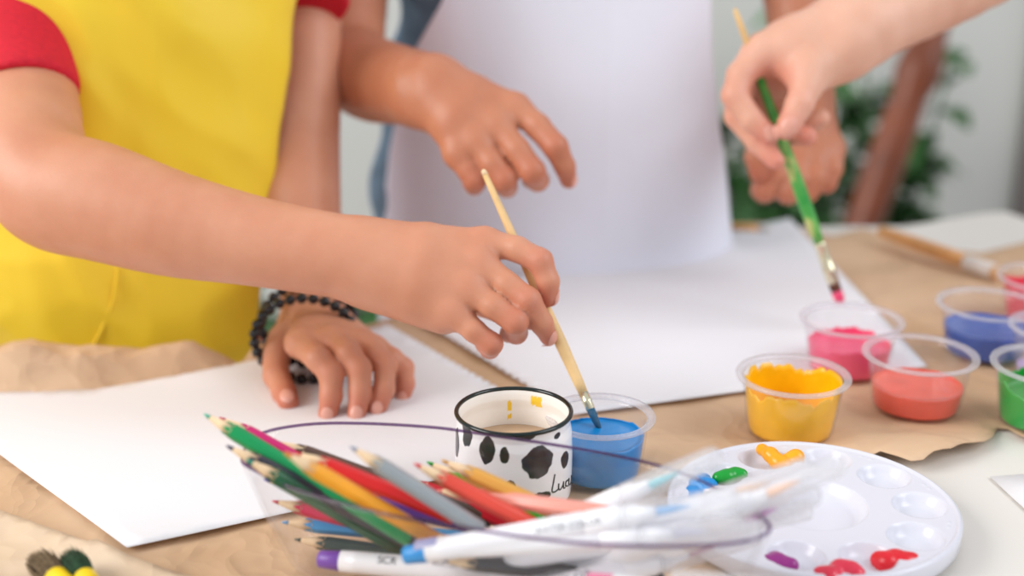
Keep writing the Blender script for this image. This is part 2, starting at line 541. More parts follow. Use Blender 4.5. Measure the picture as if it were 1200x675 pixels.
kpx = [(-260, 800), (-300, 520), (-250, 462), (0, 450), (140, 440), (280, 433), (370, 400), (450, 378), (640, 321), (830, 264), (905, 262), (975, 279), (1010, 270), (1045, 281), (1090, 292), (1150, 298), (1215, 283), (1330, 330), (1330, 545), (1240, 530), (1200, 519), (1181, 507), (1168, 506), (1162, 520), (1152, 531), (1128, 537), (1112, 546), (1092, 549), (1080, 556), (1066, 557), (1050, 552), (1030, 545), (985, 560), (935, 625), (915, 700), (890, 800)]
kpoly = [Z(x, y)[:2] for x, y in kpx]
ksheet1 = [Z(x, y)[:2] for x, y in [(-90, 473), (0, 469), (110, 465), (200, 449), (290, 432), (455, 388), (590, 465), (672, 540), (300, 620), (150, 653)]]
def torn_ridge(x, y):
    # front torn edge at the right curls up a little
    p = Z(1110, 545)[:2]
    d = math.hypot((x - p[0]) / .07, (y - p[1]) / .035)
    return .007 * math.exp(-d * d)
kb = [Z(x, y)[:2] for x, y in [(-120, 474), (0, 469), (110, 465), (200, 449), (290, 432)]]
def seg_d(x, y, pl):
    best = 9
    for i in range(len(pl) - 1):
        a = pl[i]; b = pl[i + 1]; ba = b - a
        t = min(1, max(0, ((x - a[0]) * ba[0] + (y - a[1]) * ba[1]) / (ba @ ba)))
        dx = x - a[0] - t * ba[0]; dy = y - a[1] - t * ba[1]
        d = math.hypot(dx, dy)
        if d < abs(best):
            best = d if (ba[0] * dy - ba[1] * dx) > 0 else -d
    return best
def kraft_z(x, y):
    h = .0006 + .0028 * crumple(x, y)
    if x < -.12:
        s = seg_d(x, y, kb)            # positive = behind the white sheet
        if s > 0:
            w = min(1, max(0, (-.14 - x) / .05))
            h += w * (.020 * min(1, s / .012) * (.7 + .7 * crumple(x * 1.6, y * .8, 7)))
    h += torn_ridge(x, y) * (1.0 + .5 * crumple(x * 2, y * 2, 2))
    return h
sheet_grid('kraft_paper', kpoly, kraft_z, M['kraft'], .0055, 'large crumpled brown kraft paper spread over the table under everything', cat='paper')
# loose folded flap at front left
fp = [Z(x, y)[:2] for x, y in [(-160, 575), (0, 618), (37, 630), (75, 644), (104, 655), (116, 653), (128, 659), (152, 672), (230, 700), (330, 800), (-260, 900)]]
fl = [Z(x, y)[:2] for x, y in [(-160, 575), (0, 618), (75, 644), (128, 659), (230, 700)]]
def flap_z(x, y):
    s = abs(seg_d(x, y, fl))
    return .0062 + .0030 * math.exp(-(s / .012) ** 2) + .0022 * crumple(x, y, 11)
sheet_grid('kraft_paper', fp, flap_z, M['kraft_light'], .0055, 'paler folded flap of kraft paper at lower left under two brush heads', cat='paper')

def scallop(a, b, k, depth_, side):
    a = np.asarray(a[:2]); b = np.asarray(b[:2]); t = nrm(b - a); nn = np.array([-t[1], t[0]]) * side
    L = np.linalg.norm(b - a); out = []
    for i in range(k):
        s0 = L * i / k; w = L / k
        for q, dd in ((0, 0), (.28, 0), (.34, 1), (.62, 1), (.68, 0)):
            out.append(a + t * (s0 + q * w) + nn * depth_ * dd)
    return out
def s1z(x, y):
    s = seg_d(x, y, kb)
    return .0052 + .0012 * mnoise.noise(Vector((x * 6, y * 6, 1)))
p1 = [Z(x, y)[:2] for x, y in [(-90, 473), (0, 469), (110, 465), (200, 449), (290, 432)]]
poly1 = p1 + scallop(Z(455, 388), Z(662, 508), 26, .0022, -1) + [Z(x, y)[:2] for x, y in [(672, 538), (512, 573), (300, 620), (150, 653), (147, 651)]]
sheet_grid('drawing_paper', poly1, s1z, M['paper'], .009, 'blank white sheet under the resting hand and the spotted mug', 'sheets of drawing paper')
def s2z(x, y):
    return .0056 + .001 * mnoise.noise(Vector((x * 5, y * 5, 9)))
poly2 = [Z(925, 262)[:2], Z(1085, 438)[:2], Z(668, 496)[:2]] + scallop(Z(664, 490), Z(462, 365), 26, .0022, -1) + [Z(460, 363)[:2]]
sheet_grid('drawing_paper', poly2, s2z, M['paper2'], .009, 'blank white sheet behind the blue paint cup, reaching to the pink cup', 'sheets of drawing paper')
poly3 = [Z(x, y)[:2] for x, y in [(1160, 561), (1330, 548), (1330, 700), (1245, 640)]]
sheet_grid('drawing_paper', poly3, lambda x, y: .0012, M['paper'], .02, 'corner of a white sheet lying on the bare table at right edge', 'sheets of drawing paper')

# ------------------------------------------------------------------ paint cups
def revolve(c, prof, n=72, mod=None):
    """open profile of (r, z) about the vertical through c"""
    V = []; Fc = []
    for j, (r, z) in enumerate(prof):
        for i in range(n):
            t = 2 * PI * i / n
            rr, zz = (r, z) if mod is None else mod(r, z, t, j)
            V.append((c[0] + rr * math.cos(t), c[1] + rr * math.sin(t), c[2] + zz))
    for j in range(len(prof) - 1):
        for i in range(n):
            k = (i + 1) % n
            Fc.append((j * n + i, j * n + k, (j + 1) * n + k, (j + 1) * n + i))
    return V, Fc
def cup(bx, by, wpx, hgt, level, pm, label, coat=0.0, base_z=.0042, ratio=.74, coat_var=.35):
    c = Z(bx, by, base_z)
    rim_d = depth(c + np.array([0, 0, hgt]))
    R = wpx / 2 * rim_d / F
    rb = R * ratio; w = .0011; hl = .0025
    root = empty('paint_cup', c, label, 'cup', 'plastic paint cups')
    rw = R - .0035
    def rad(z): return rb + (rw - rb) * (z / hgt) ** .85
    outer = [(0.0001, 0.0), (rb * .9, 0.0), (rb * .985, .0006), (rb, .002)] + [(rad(z), z) for z in np.linspace(.004, hgt - hl, 12)]
    inner = [(r - w, max(z, .0012)) for r, z in outer[::-1][:-3]] + [(rb * .9 - w, .0014), (.0001, .0014)]
    V, Fc = revolve(c, outer + inner)
    mesh('cup_wall', V, Fc, M['cup'], root)
    lip = [(rw - w, hgt - hl), (rw + .0004, hgt - hl - .0005), (R - .0004, hgt - .0022), (R, hgt - .0012), (R - .0005, hgt), (rw, hgt - .0003), (rw - w, hgt - .0010), (rw - w, hgt - hl)]
    V, Fc = revolve(c, lip)
    mesh('lip', V, Fc, M['cup_lip'], root)
    # paint: a pool, with a coat drawn up the inner wall where it was wiped
    lv = level * hgt; ct = coat * hgt
    def top(t):
        q = Vector((math.cos(t) * 1.6, math.sin(t) * 1.6, bx * .01))
        s = mnoise.noise(q) + .6 * mnoise.noise(q * 3.1) + .4 * mnoise.noise(q * 9)
        return min(hgt - .0029, lv + max(0.0004, ct * (.75 + coat_var * 1.6 * s)))
    n = 96
    prof_z = np.linspace(0, 1, 14)
    V = []; Fc = []
    g = .00025
    for j, q in enumerate(prof_z):
        for i in range(n):
            t = 2 * PI * i / n; zt = top(t)
            z = .0017 + (zt - .0017) * q
            r = rad(z) - w - g
            V.append((c[0] + r * math.cos(t), c[1] + r * math.sin(t), c[2] + z))
    for q in np.linspace(1, 0, 9):
        for i in range(n):
            t = 2 * PI * i / n; zt = top(t)
            z = lv + (zt - lv) * q
            r = rad(z) - w - g - .0009
            V.append((c[0] + r * math.cos(t), c[1] + r * math.sin(t), c[2] + z))
    rl = rad(lv) - w - .0012
    for q in (.85, .6, .3, .02):
        for i in range(n):
            t = 2 * PI * i / n; r = rl * q
            z = lv + .0006 * mnoise.noise(Vector((r * 90 * math.cos(t), r * 90 * math.sin(t), bx)))
            V.append((c[0] + r * math.cos(t), c[1] + r * math.sin(t), c[2] + z))
    m = len(V) // n
    for j in range(m - 1):
        for i in range(n):
            k = (i + 1) % n
            Fc.append((j * n + i, j * n + k, (j + 1) * n + k, (j + 1) * n + i))
    Fc.append(tuple(range(n))[::-1]); Fc.append(tuple((m - 1) * n + i for i in range(n)))
    mesh('paint', V, Fc, pm, root)
    return root, c, hgt, R
cup(702, 555, 130, .036, .62, M['p_blue'], 'clear plastic cup of bright blue paint beside the mug', coat=.06)
cup(925, 505, 134, .037, .18, M['p_yellow'], 'clear plastic cup coated with yellow paint behind the palette', coat=.90, coat_var=.14)
cup(993, 432, 122, .036, .42, M['p_pink'], 'clear plastic cup of pink paint on the sheet corner, brush above it', coat=.16)
cup(1072, 476, 134, .036, .40, M['p_coral'], 'clear plastic cup of orange-red paint in front of the pink cup', coat=.03)
cup(1153, 412, 122, .036, .50, M['p_navy'], 'clear plastic cup of dark blue paint behind the orange-red one', coat=.03)
cup(1225, 375, 122, .034, .55, M['p_red'], 'clear plastic cup of red paint cut by the right edge', coat=.3)
cup(1222, 494, 136, .038, .42, M['p_green'], 'clear plastic cup of green paint cut by the right edge', coat=.3)
cup(1237, 442, 122, .036, .10, M['p_purple'], 'pale violet-tinted plastic cup between the dark blue and green cups', coat=.1)

# ------------------------------------------------------------------ mug
mc = Z(602, 577, .0056); mh = .0475
md = depth(mc + np.array([0, 0, mh])); mR = 69.5 * md / F
mug = empty('mug', mc, 'small white enamel mug with black cow spots and a black rim', 'mug')
def mrad(z):
    t = z / mh
    return mR * np.interp(t, [0, .04, .2, .5, .78, .88, .95, 1], [.93, .975, .995, 1.0, .985, .955, .965, .985])
spots = [(545, 521, 6, 11), (533, 527, 3, 14), (570, 538, 9, 13), (591, 543, 5.5, 8), (631, 549, 18, 15), (663, 545, 5, 8), (634, 583, 12, 5), (598, 572, 6, 6), (616, 526, 12, 3), (655, 523, 4, 3), (560, 575, 9, 10), (540, 562, 4, 9)]
def mug_uv(px, py):
    s = max(-.98, min(.98, (px - 602) / 71)); c_ = math.sqrt(1 - s * s)
    th = math.atan2(-c_, s)
    z = mh * (1 - (py - (495 + 29 * c_)) / 82)
    return th, z
NZ, NT = 110, 640
V = []; Fc = []; colv = []
sp = []
for px, py, rx, ry in spots:
    th, z = mug_uv(px, py); c_ = max(.25, abs(math.sin(th)))
    sp.append((th, z, rx / 71 / c_, ry / 82 * mh))
extra = [(0.4, .03, .25, .010), (1.1, .02, .18, .012), (1.9, .034, .25, .008), (2.6, .018, .3, .010)]
sp += extra
for j in range(NZ):
    z = mh * j / (NZ - 1)
    for i in range(NT):
        t = 2 * PI * i / NT - PI; r = float(mrad(z))
        V.append((mc[0] + r * math.cos(t), mc[1] + r * math.sin(t), mc[2] + z))
        d = 9
        for th, zz, rt, rz in sp:
            dt = (t - th + PI) % (2 * PI) - PI
            if abs(dt) > rt * 2: continue
            w = .16 * mnoise.noise(Vector((math.cos(t) * 9, math.sin(t) * 9, z * 300 + zz * 900)))
            d = min(d, math.hypot(dt / rt, (z - zz) / rz) + w)
        colv.append(1.0 if d < 1 else 0.0)
for j in range(NZ - 1):
    for i in range(NT):
        k = (i + 1) % NT
        Fc.append((j * NT + i, j * NT + k, (j + 1) * NT + k, (j + 1) * NT + i))
Fc.append(tuple(range(NT))[::-1])
m, nt, out = newmat('spotted_enamel')
b = princ(nt, (1, 1, 1, 1), .16)
at = nt.nodes.new('ShaderNodeAttribute'); at.attribute_name = 'spot'
mx = nt.nodes.new('ShaderNodeMix'); mx.data_type = 'RGBA'
mx.inputs['A'].default_value = lin((240, 240, 243)); mx.inputs['B'].default_value = lin((30, 26, 30))
nt.links.new(at.outputs['Fac'], mx.inputs['Factor']); nt.links.new(mx.outputs['Result'], b.inputs['Base Color'])
nt.links.new(b.outputs[0], out.inputs['Surface'])
body = mesh('mug_body', V, Fc, m, mug)
a_ = body.data.attributes.new('spot', 'FLOAT', 'POINT'); a_.data.foreach_set('value', colv)
# inside wall with dried paint marks
m, nt, out = newmat('mug_inside')
b = princ(nt, (1, 1, 1, 1), .2)
at = nt.nodes.new('ShaderNodeAttribute'); at.attribute_name = 'stain'
mx = nt.nodes.new('ShaderNodeMix'); mx.data_type = 'RGBA'
mx.inputs['A'].default_value = lin((243, 238, 232)); mx.inputs['B'].default_value = lin((246, 204, 60))
nt.links.new(at.outputs['Fac'], mx.inputs['Factor']); nt.links.new(mx.outputs['Result'], b.inputs['Base Color'])
nt.links.new(b.outputs[0], out.inputs['Surface'])
V = []; Fc = []; st = []
NZ, NT = 60, 400
stains = [(math.atan2(.9, .44), .88, .11, .06), (math.atan2(1, -.08), .80, .035, .07), (math.atan2(1, -.08), .66, .035, .03)]
for j in range(NZ):
    z = .002 + (mh - .002) * j / (NZ - 1)
    for i in range(NT):
        t = 2 * PI * i / NT; r = float(mrad(z)) - .0016
        V.append((mc[0] + r * math.cos(t), mc[1] + r * math.sin(t), mc[2] + z))
        s = 0
        for th, zz, rt, rz in stains:
            if max(abs(t - th) / rt, abs(z / mh - zz) / rz) < 1 + .3 * mnoise.noise(Vector((t * 20, z * 800, 0))): s = 1
        st.append(float(s))
for j in range(NZ - 1):
    for i in range(NT):
        k = (i + 1) % NT
        Fc.append((j * NT + k, j * NT + i, (j + 1) * NT + i, (j + 1) * NT + k))
Fc.append(tuple(range(NT)))
ins = mesh('mug_inside', V, Fc, m, mug)
a_ = ins.data.attributes.new('stain', 'FLOAT', 'POINT'); a_.data.foreach_set('value', st)
rr = float(mrad(mh)) - .0006
v, f = tube([(mc[0] + rr * math.cos(t), mc[1] + rr * math.sin(t), mc[2] + mh) for t in np.linspace(0, 2 * PI, 120)[:-1]], .00125, 12, True)
mesh('rim', v, f, M['enamel_rim'], mug)
v, f = revolve(mc, [(.0001, mh - .021), (float(mrad(mh * .5)) * .6, mh - .021), (float(mrad(mh * .5)) - .0018, mh - .0208), (float(mrad(mh * .5)) - .0017, mh - .0230), (.0001, mh - .0235)])
mesh('rinse_water', v, f, M['water'], mug)
# handwriting
strokes = [[(650, 560), (648.5, 568), (647, 576.5), (650, 577.5), (654, 575)],
           [(655, 569), (655, 574), (657, 575), (660, 571), (661, 567), (661, 573), (663, 573)],
           [(667, 565), (664, 567), (664, 571), (667, 571)],
           [(668, 563), (668, 569), (670, 569), (671.3, 564), (671.2, 560)]]
vf = []
for s in strokes:
    pts = []
    for q in crom([np.array(p) for p in s], False, 5):
        th, z = mug_uv(*q); r = float(mrad(z)) + .00012
        pts.append((mc[0] + r * math.cos(th), mc[1] + r * math.sin(th), mc[2] + z))
    vf.append(tube(pts, .00042, 8))
v, f = merge(*vf)
tag(mesh('lettering', v, f, M['ink'], mug), 'black handwritten lettering')

# ------------------------------------------------------------------ clear bowl
BZ = .060
rim_px = [(281, 537), (301, 509), (357, 497), (424, 495.5), (507, 500), (560, 507), (642, 519), (716, 532), (783, 548), (842, 572), (890, 602), (905, 621), (880, 634), (840, 639), (776, 641), (687, 638), (604, 629), (520, 616), (462, 606), (398, 590), (340, 572), (298, 552)]
rim = crom([Z(x, y, BZ) for x, y in rim_px], True, 6)
rc = np.mean(rim, axis=0)
NR = len(rim)
bowl = empty('bowl', (rc[0], rc[1], T + .0045), 'clear oval plastic bowl holding the coloured pencils and markers', 'bowl')
def bowl_pt(i, q, inset=0):
    """q 0 at base centre .. 1 at rim"""
    p = rim[i] - rc
    s = .80 + .20 * q ** .8
    L = np.linalg.norm(p[:2])
    s2 = s * (L - inset) / L
    return np.array([rc[0] + p[0] * s2, rc[1] + p[1] * s2, T + .0048 + (BZ - .0048) * q])
V = []; Fc = []
rows = []
qs = [1, .93, .85, .72, .58, .42, .27, .14, .05, 0]
for q in qs: rows.append([bowl_pt(i, q) for i in range(NR)])
for s in (.9, .5, .02): rows.append([np.array([rc[0] + (rows[9][i][0] - rc[0]) * s, rc[1] + (rows[9][i][1] - rc[1]) * s, T + .0044]) for i in range(NR)])
for s in (.02, .5, .9): rows.append([np.array([rc[0] + (rows[9][i][0] - rc[0]) * s, rc[1] + (rows[9][i][1] - rc[1]) * s, T + .0066]) for i in range(NR)])
for q in qs[::-1]: rows.append([bowl_pt(i, q, .0020) + np.array([0, 0, .0018 * (1 - q)]) for i in range(NR)])
for r in rows: V += r
m_ = len(rows)
for j in range(m_):
    j2 = (j + 1) % m_
    for i in range(NR):
        k = (i + 1) % NR
        Fc.append((j * NR + i, j * NR + k, j2 * NR + k, j2 * NR + i))
mesh('bowl_wall', V, Fc, M['bowl'], bowl)
v, f = tube([(bowl_pt(i, 1, .001)) for i in range(NR)], .0008, 10, True)
tag(mesh('rim', v, f, M['bowl_rim'], bowl), 'violet tinted rim edge')

# ------------------------------------------------------------------ pencils
def pencil(tip, p2, rgb, label, L=.165, r=.0036, lead=None):
    tip = np.asarray(tip); ax, u, v = frame(p2 - tip)
    end = tip + ax * L
    root = empty('colored_pencil', (tip + ax * L / 2), label, 'pencil', 'coloured pencils in the bowl')
    key = 'pencil_%d_%d_%d' % rgb
    if key not in M: M[key] = mat(key, rgb, .28, var=.04, scale=50)
    # hexagonal shaft with scalloped sharpened edge
    cl = .0145
    n = 36
    def hexr(t):
        a = (t % (PI / 3)) - PI / 6
        return r * .93 / math.cos(a) * (1 - .02)
    Vv = []; Ff = []
    prof = [('s', 0), ('s', .004), ('s', L - cl - .0008), ('s', L - cl)]
    ring = []
    def pt(s, t, rad):
        return tip + ax * s + (u * math.cos(t) + v * math.sin(t)) * rad
    for i in range(n):
        t = 2 * PI * i / n
        sc_ = cl + .0022 * math.cos(6 * t)      # scallop: flats reach further
        Vv.append(pt(sc_ - .0012, t, hexr(t) * .96))
    for s_ in (cl + .004, L * .5, L - .0012):
        for i in range(n):
            t = 2 * PI * i / n; Vv.append(pt(s_, t, hexr(t)))
    for i in range(n):
        t = 2 * PI * i / n; Vv.append(pt(L, t, hexr(t) * .85))
    for j in range(4):
        for i in range(n):
            k = (i + 1) % n
            Ff.append((j * n + i, j * n + k, (j + 1) * n + k, (j + 1) * n + i))
    Ff.append(tuple(4 * n + i for i in range(n)))
    mesh('shaft', Vv, Ff, M[key], root)
    vv, ff = lathe_axis(tip, end, [(.0032, .00105), (.004, .0012), (cl * .6, r * .60), (cl + .001, r * .93)], 24)
    mesh('sharpened_wood', vv, ff, M['wood_pale'], root)
    vv, ff = lathe_axis(tip, end, [(0, .0002), (.0005, .0005), (.0034, .00115)], 16)
    lr = lead or rgb
    k2 = 'lead_%d_%d_%d' % lr
    if k2 not in M: M[k2] = mat(k2, lr, .6, var=.05)
    mesh('lead', vv, ff, M[k2], root)
    return root
PEN = [
 ((239, 485, .084), (400, 583, .050), (10, 150, 84), 'bright green pencil whose tip reaches furthest left out of the bowl', (80, 180, 150)),
 ((257, 489, .074), (400, 568, .048), (206, 30, 110), 'magenta pencil lying just right of the bright green one', (190, 60, 90)),
 ((265, 522, .076), (372, 578, .052), (44, 44, 58), 'black pencil with a dark tip just below the bright green one', (60, 56, 84)),
 ((288, 538, .073), (478, 648, .016), (24, 96, 66), 'dark green pencil running down the front left of the bowl', (60, 150, 130)),
 ((333, 530, .090), (515, 635, .032), (250, 168, 30), 'orange-yellow pencil lying on top across the left half of the bowl', (240, 150, 50)),
 ((345, 530, .074), (526, 603, .046), (216, 34, 36), 'bright red pencil right of the orange-yellow one', (206, 50, 50)),
 ((320, 517, .064), (520, 590, .032), (88, 66, 54), 'dark brown pencil with a grey tip behind the red one', (110, 106, 112)),
 ((410, 523, .086), (558, 617, .046), (152, 160, 164), 'silver grey pencil slanting across the middle of the bowl', (150, 155, 175)),
 ((309, 562, .050), (556, 616, .034), (92, 56, 140), 'purple pencil under the red and orange-yellow ones', (110, 96, 190)),
 ((319, 587, .038), (402, 607, .032), (216, 28, 82), 'crimson pink pencil seen through the left wall of the bowl', (220, 50, 90)),
 ((330, 612, .024), (507, 628, .018), (66, 160, 220), 'light blue pencil low in the bowl at left', (90, 170, 225)),
 ((345, 632, .016), (468, 650, .012), (30, 66, 66), 'dark teal pencil lowest of the pencils at left', (60, 90, 90)),
 ((485, 543, .072), (627, 617, .044), (228, 78, 62), 'coral red pencil in front of the spotted mug', (226, 66, 70)),
 ((517, 539, .066), (665, 607, .042), (226, 166, 74), 'golden ochre pencil against the spotted mug', (214, 160, 80)),
 ((500, 541, .054), (639, 611, .028), (38, 168, 46), 'grass green pencil between the coral and golden ones', (40, 160, 50)),
 ((512, 575, .046), (703, 600, .056), (240, 160, 144), 'pale salmon pencil lying level beneath the spotted mug', (236, 130, 120)),
 ((470, 560, .034), (601, 616, .024), (196, 24, 40), 'deep red pencil under the coral one', (190, 40, 50)),
 ((516, 656, .034), (640, 668, .024), (50, 48, 54), 'black pencil with orange wood tip between the front markers', (60, 60, 66)),
]
HID = ('silver', 'coral', 'golden', 'grass', 'deep red', 'purple', 'bright red', 'orange-yellow', 'pale salmon')   # their ends go under the markers
for a, b_, c_, lb, ld in PEN:
    pencil(Z(*a), Z(*b_), c_, lb, lead=ld, L=float(np.linalg.norm(Z(*b_) - Z(*a))) + .003 if lb.startswith(HID) else .112 if lb.startswith(('bright green', 'magenta', 'dark')) else .105)

# ------------------------------------------------------------------ markers
def wrap_text(s, size, origin, ax, side, upv, r, start, parent, mt, name='lettering', label=None, ang=0.0):
    cu = bpy.data.curves.new('t', 'FONT'); cu.body = s; cu.size = size
    ob = bpy.data.objects.new('t', cu); COL.objects.link(ob)
    bpy.context.view_layer.update()
    me = bpy.data.meshes.new_from_object(ob.evaluated_get(bpy.context.evaluated_depsgraph_get()))
    bpy.data.objects.remove(ob)
    V = []
    for v in me.vertices:
        al = start + v.co.x; th = ang + v.co.y / r
        V.append(origin + ax * al + (side * math.sin(th) + upv * math.cos(th)) * (r + .00012))
    F_ = [tuple(p.vertices) for p in me.polygons]
    o = mesh(name, V, F_, mt, parent, False)
    if label: tag(o, label)
def marker(a, b, plug, nib, label, L=.150, from_b=False, text=None, r=.0056):
    a = np.asarray(a); b = np.asarray(b)
    if from_b: a = b + nrm(a - b) * L
    else: b = a + nrm(b - a) * L
    ax, u, v = frame(b - a)
    root = empty('marker_pen', a + ax * L / 2, label, 'marker', 'white brush markers in the bowl')
    def km(rgb):
        k = 'plug_%d_%d_%d' % rgb
        if k not in M: M[k] = mat(k, rgb, .35, var=.03)
        return M[k]
    vv, ff = lathe_axis(a, b, [(0, r * .62), (.0006, r * .72), (.011, r * .86), (.0115, r * .8)], 28)
    mesh('end_plug', vv, ff, km(plug), root)
    bl = L * .70
    vv, ff = lathe_axis(a, b, [(.011, r * .88), (.02, r * .93), (bl * .6, r), (bl - .022, r), (bl - .0216, r * .93), (bl - .0208, r * .93), (bl - .0204, r), (bl - .006, r), (bl - .0055, r * .9), (bl, r * .9), (bl + .004, r * .62), (bl + .010, r * .45)], 28)
    mesh('barrel', vv, ff, M['marker_white'], root)
    vv, ff = lathe_axis(a, b, [(bl + .0095, r * .34), (bl + .014, r * .33), (bl + .020, r * .22), (bl + .025, r * .04)], 20)
    mesh('nib', vv, ff, km(nib), root)
    vv, ff = lathe_axis(a, b, [(bl - .004, r * .98), (bl - .0038, r * 1.06), (bl + .01, r * 1.06), (L - .004, r * .86), (L - .001, r * .72), (L, r * .5)], 28)
    mesh('cap', vv, ff, M['cap'], root)
    if text:
        to_cam = nrm(CAM - (a + b) / 2)
        side = nrm(np.cross(ax, to_cam)); up_ = np.cross(side, ax)
        for s, st_, sz, an in text:
            wrap_text(s, sz, a, ax, -side if False else side * -1, up_, r, st_, root, M['print_grey'], ang=an)
    return root
MK = [
 ((600, 640, .026), (843, 533, .088), (120, 200, 210), (120, 205, 215), 'white marker with a teal nib, uppermost beside the palette', True, None),
 ((474, 651, .034), (825, 590, .072), (20, 150, 224), (120, 180, 230), 'white marker with a bright blue end plug in the middle of the bowl', False, [('WATER COLOR', .062, .0042, -.15)]),
 ((700, 640, .034), (952, 545, .088), (230, 170, 120), (246, 190, 130), 'white marker with an orange nib pointing over the palette', True, None),
 ((740, 645, .036), (988, 542, .094), (240, 200, 170), (248, 196, 160), 'white marker with a peach nib reaching furthest over the palette', True, None),
 ((665, 650, .024), (908, 577, .072), (236, 90, 110), (240, 110, 126), 'white marker with a coral pink nib above the right rim', True, None),
 ((740, 655, .026), (960, 578, .074), (200, 90, 190), (214, 110, 200), 'white marker with a lilac nib at the right end', True, None),
 ((640, 634, .048), (889, 619, .064), (160, 160, 200), (196, 196, 214), 'white marker lying along the front rim at right', True, None),
 ((374, 655, .016), (690, 684, .020), (116, 60, 180), (116, 60, 180), 'white marker with a purple end plug at the front left', False, [('SCR', .030, .0052, .1), ('WATER COLOR', .056, .0036, .3)]),
 ((563, 660, .028), (860, 612, .046), (70, 70, 80), (90, 90, 100), 'white marker across the front of the bowl below the blue one', False, None),
 ((650, 690, .022), (890, 626, .036), (220, 220, 226), (200, 150, 170), 'white marker with grey printing near the front right', True, [('COLOR', .050, .0056, .2)]),
 ((688, 682, .040), (960, 725, .040), (240, 120, 160), (240, 120, 160), 'white marker with a pink end plug at the bottom edge', False, None),
 ((980, 705, .050), (785, 680, .056), (230, 230, 235), (230, 230, 235), 'white capped marker end at the bottom edge near the palette', True, None),
]
for a, b_, pl, nb_, lb, fb, tx in MK:
    marker(Z(*a), Z(*b_), pl, nb_, lb, from_b=fb, text=tx)

# ------------------------------------------------------------------ palette
pc = Z(950, 609, .0045); PR = .0735
palette = empty('palette', pc, 'round white plastic palette with ten small wells and a centre well', 'palette')
NRr, NTt = 150, 360
V = []; Fc = []
wells = [(PR * .745 * math.cos(math.radians(36 * k - 2)), PR * .745 * math.sin(math.radians(36 * k - 2))) for k in range(10)]
def pal_h(x, y):
    r = math.hypot(x, y)
    h = .0095
    def well(d, R_, dep):
        t = d / R_
        if t >= 1: return 0
        q = 1 - t ** (7 if R_ > .02 else 3.6)
        return -dep * q * q * (3 - 2 * q)
    a = well(r, .0285, .0076)
    for wx, wy in wells:
        a += well(math.hypot(x - wx, y - wy), .0142, .0068)
    e = r / PR
    if e > .955: h += .0010 * math.sin((e - .955) / .045 * PI)
    for k in range(10):
        for dd in (-2.2, 2.2):
            an = math.radians(36 * k + 16 + dd)
            q = math.hypot(x - PR * .91 * math.cos(an), y - PR * .91 * math.sin(an))
            if q < .0012: a += .0006 * math.cos(q / .0012 * PI / 2)
    return h + a
for j in range(NRr):
    r = PR * ((j + .02) / (NRr - 1))
    r = min(r, PR)
    for i in range(NTt):
        t = 2 * PI * i / NTt
        x, y = r * math.cos(t), r * math.sin(t)
        V.append((pc[0] + x, pc[1] + y, pc[2] + pal_h(x, y)))
for rr_, zz in ((PR * 1.002, .0088), (PR * .998, .0015), (PR * .985, 0), (PR * .97, 0), (PR * .965, .0015), (.001, .0015)):
    for i in range(NTt):
        t = 2 * PI * i / NTt
        V.append((pc[0] + rr_ * math.cos(t), pc[1] + rr_ * math.sin(t), pc[2] + zz))
m_ = len(V) // NTt
for j in range(m_ - 1):
    for i in range(NTt):
        k = (i + 1) % NTt
        Fc.append((j * NTt + i, j * NTt + k, (j + 1) * NTt + k, (j + 1) * NTt + i))
mesh('palette_plate', V, Fc, M['plate'], palette)

def dab(pts, m_, label, r=.0028, h=.0006):
    """a dab of thick paint: blobs given as (px, py, height, radius factor)"""
    parts = []
    q = [Z(x, y, z + .0012) for x, y, z, s in pts]; r *= 1.25
    for i in range(len(q)):
        parts.append(Cone(q[i], q[i] + np.array([1e-4, 0, 0]), r * pts[i][3], r * pts[i][3]))
        if i: parts.append(Cone(q[i - 1], q[i], r * pts[i - 1][3] * .95, r * pts[i][3] * .95))
    u = Union(parts, .0035)
    o = surf_obj('paint_dab', u, .0007, m_)
    return tag(o, label, 'paint', 'dabs of paint on the palette')
dab([(893, 527, .014, .8), (903, 533, .014, 1), (912, 542, .012, 1.1), (919, 548, .010, 1.1), (926, 540, .0115, 1.0), (933, 536, .013, 1.2)], M['p_orange'], 'yellow-orange paint dab shaped like a check mark in a far well', .0026)
dab([(842, 560, .0125, .8), (852, 559, .0125, 1.0), (862, 556, .0125, .9), (870, 556, .0135, .6)], M['p_green'], 'small green paint dab in the palette well beside the blue', .0026)
dab([(812, 580, .009, 1.2), (818, 570, .0095, 1.3), (824, 564, .0095, .9), (826, 576, .009, 1.1), (832, 570, .0105, .9)], M['p_blue'], 'blue paint dab in the leftmost palette well', .0030)
dab([(898, 660, .0085, 1.0), (906, 664, .0085, 1.1), (912, 660, .009, 1.0), (922, 665, .009, .8), (928, 662, .0105, .5), (908, 655, .0085, .8)], M['p_magenta'], 'purple paint dab in the well nearest the bowl', .0028)
dab([(962, 674, .0105, .9), (972, 677, .0105, 1.1), (985, 669, .010, 1.2), (998, 671, .0105, 1.1), (1004, 674, .011, .8)], M['p_red'], 'pinkish red paint dab in the front palette well', .0030)
dab([(1030, 656, .0085, .9), (1040, 660, .0085, 1.2), (1050, 656, .0085, 1.1), (1060, 661, .0085, 1.2), (1069, 658, .0092, .9)], M['p_crimson'], 'crimson paint dab in the right front palette well', .0030)

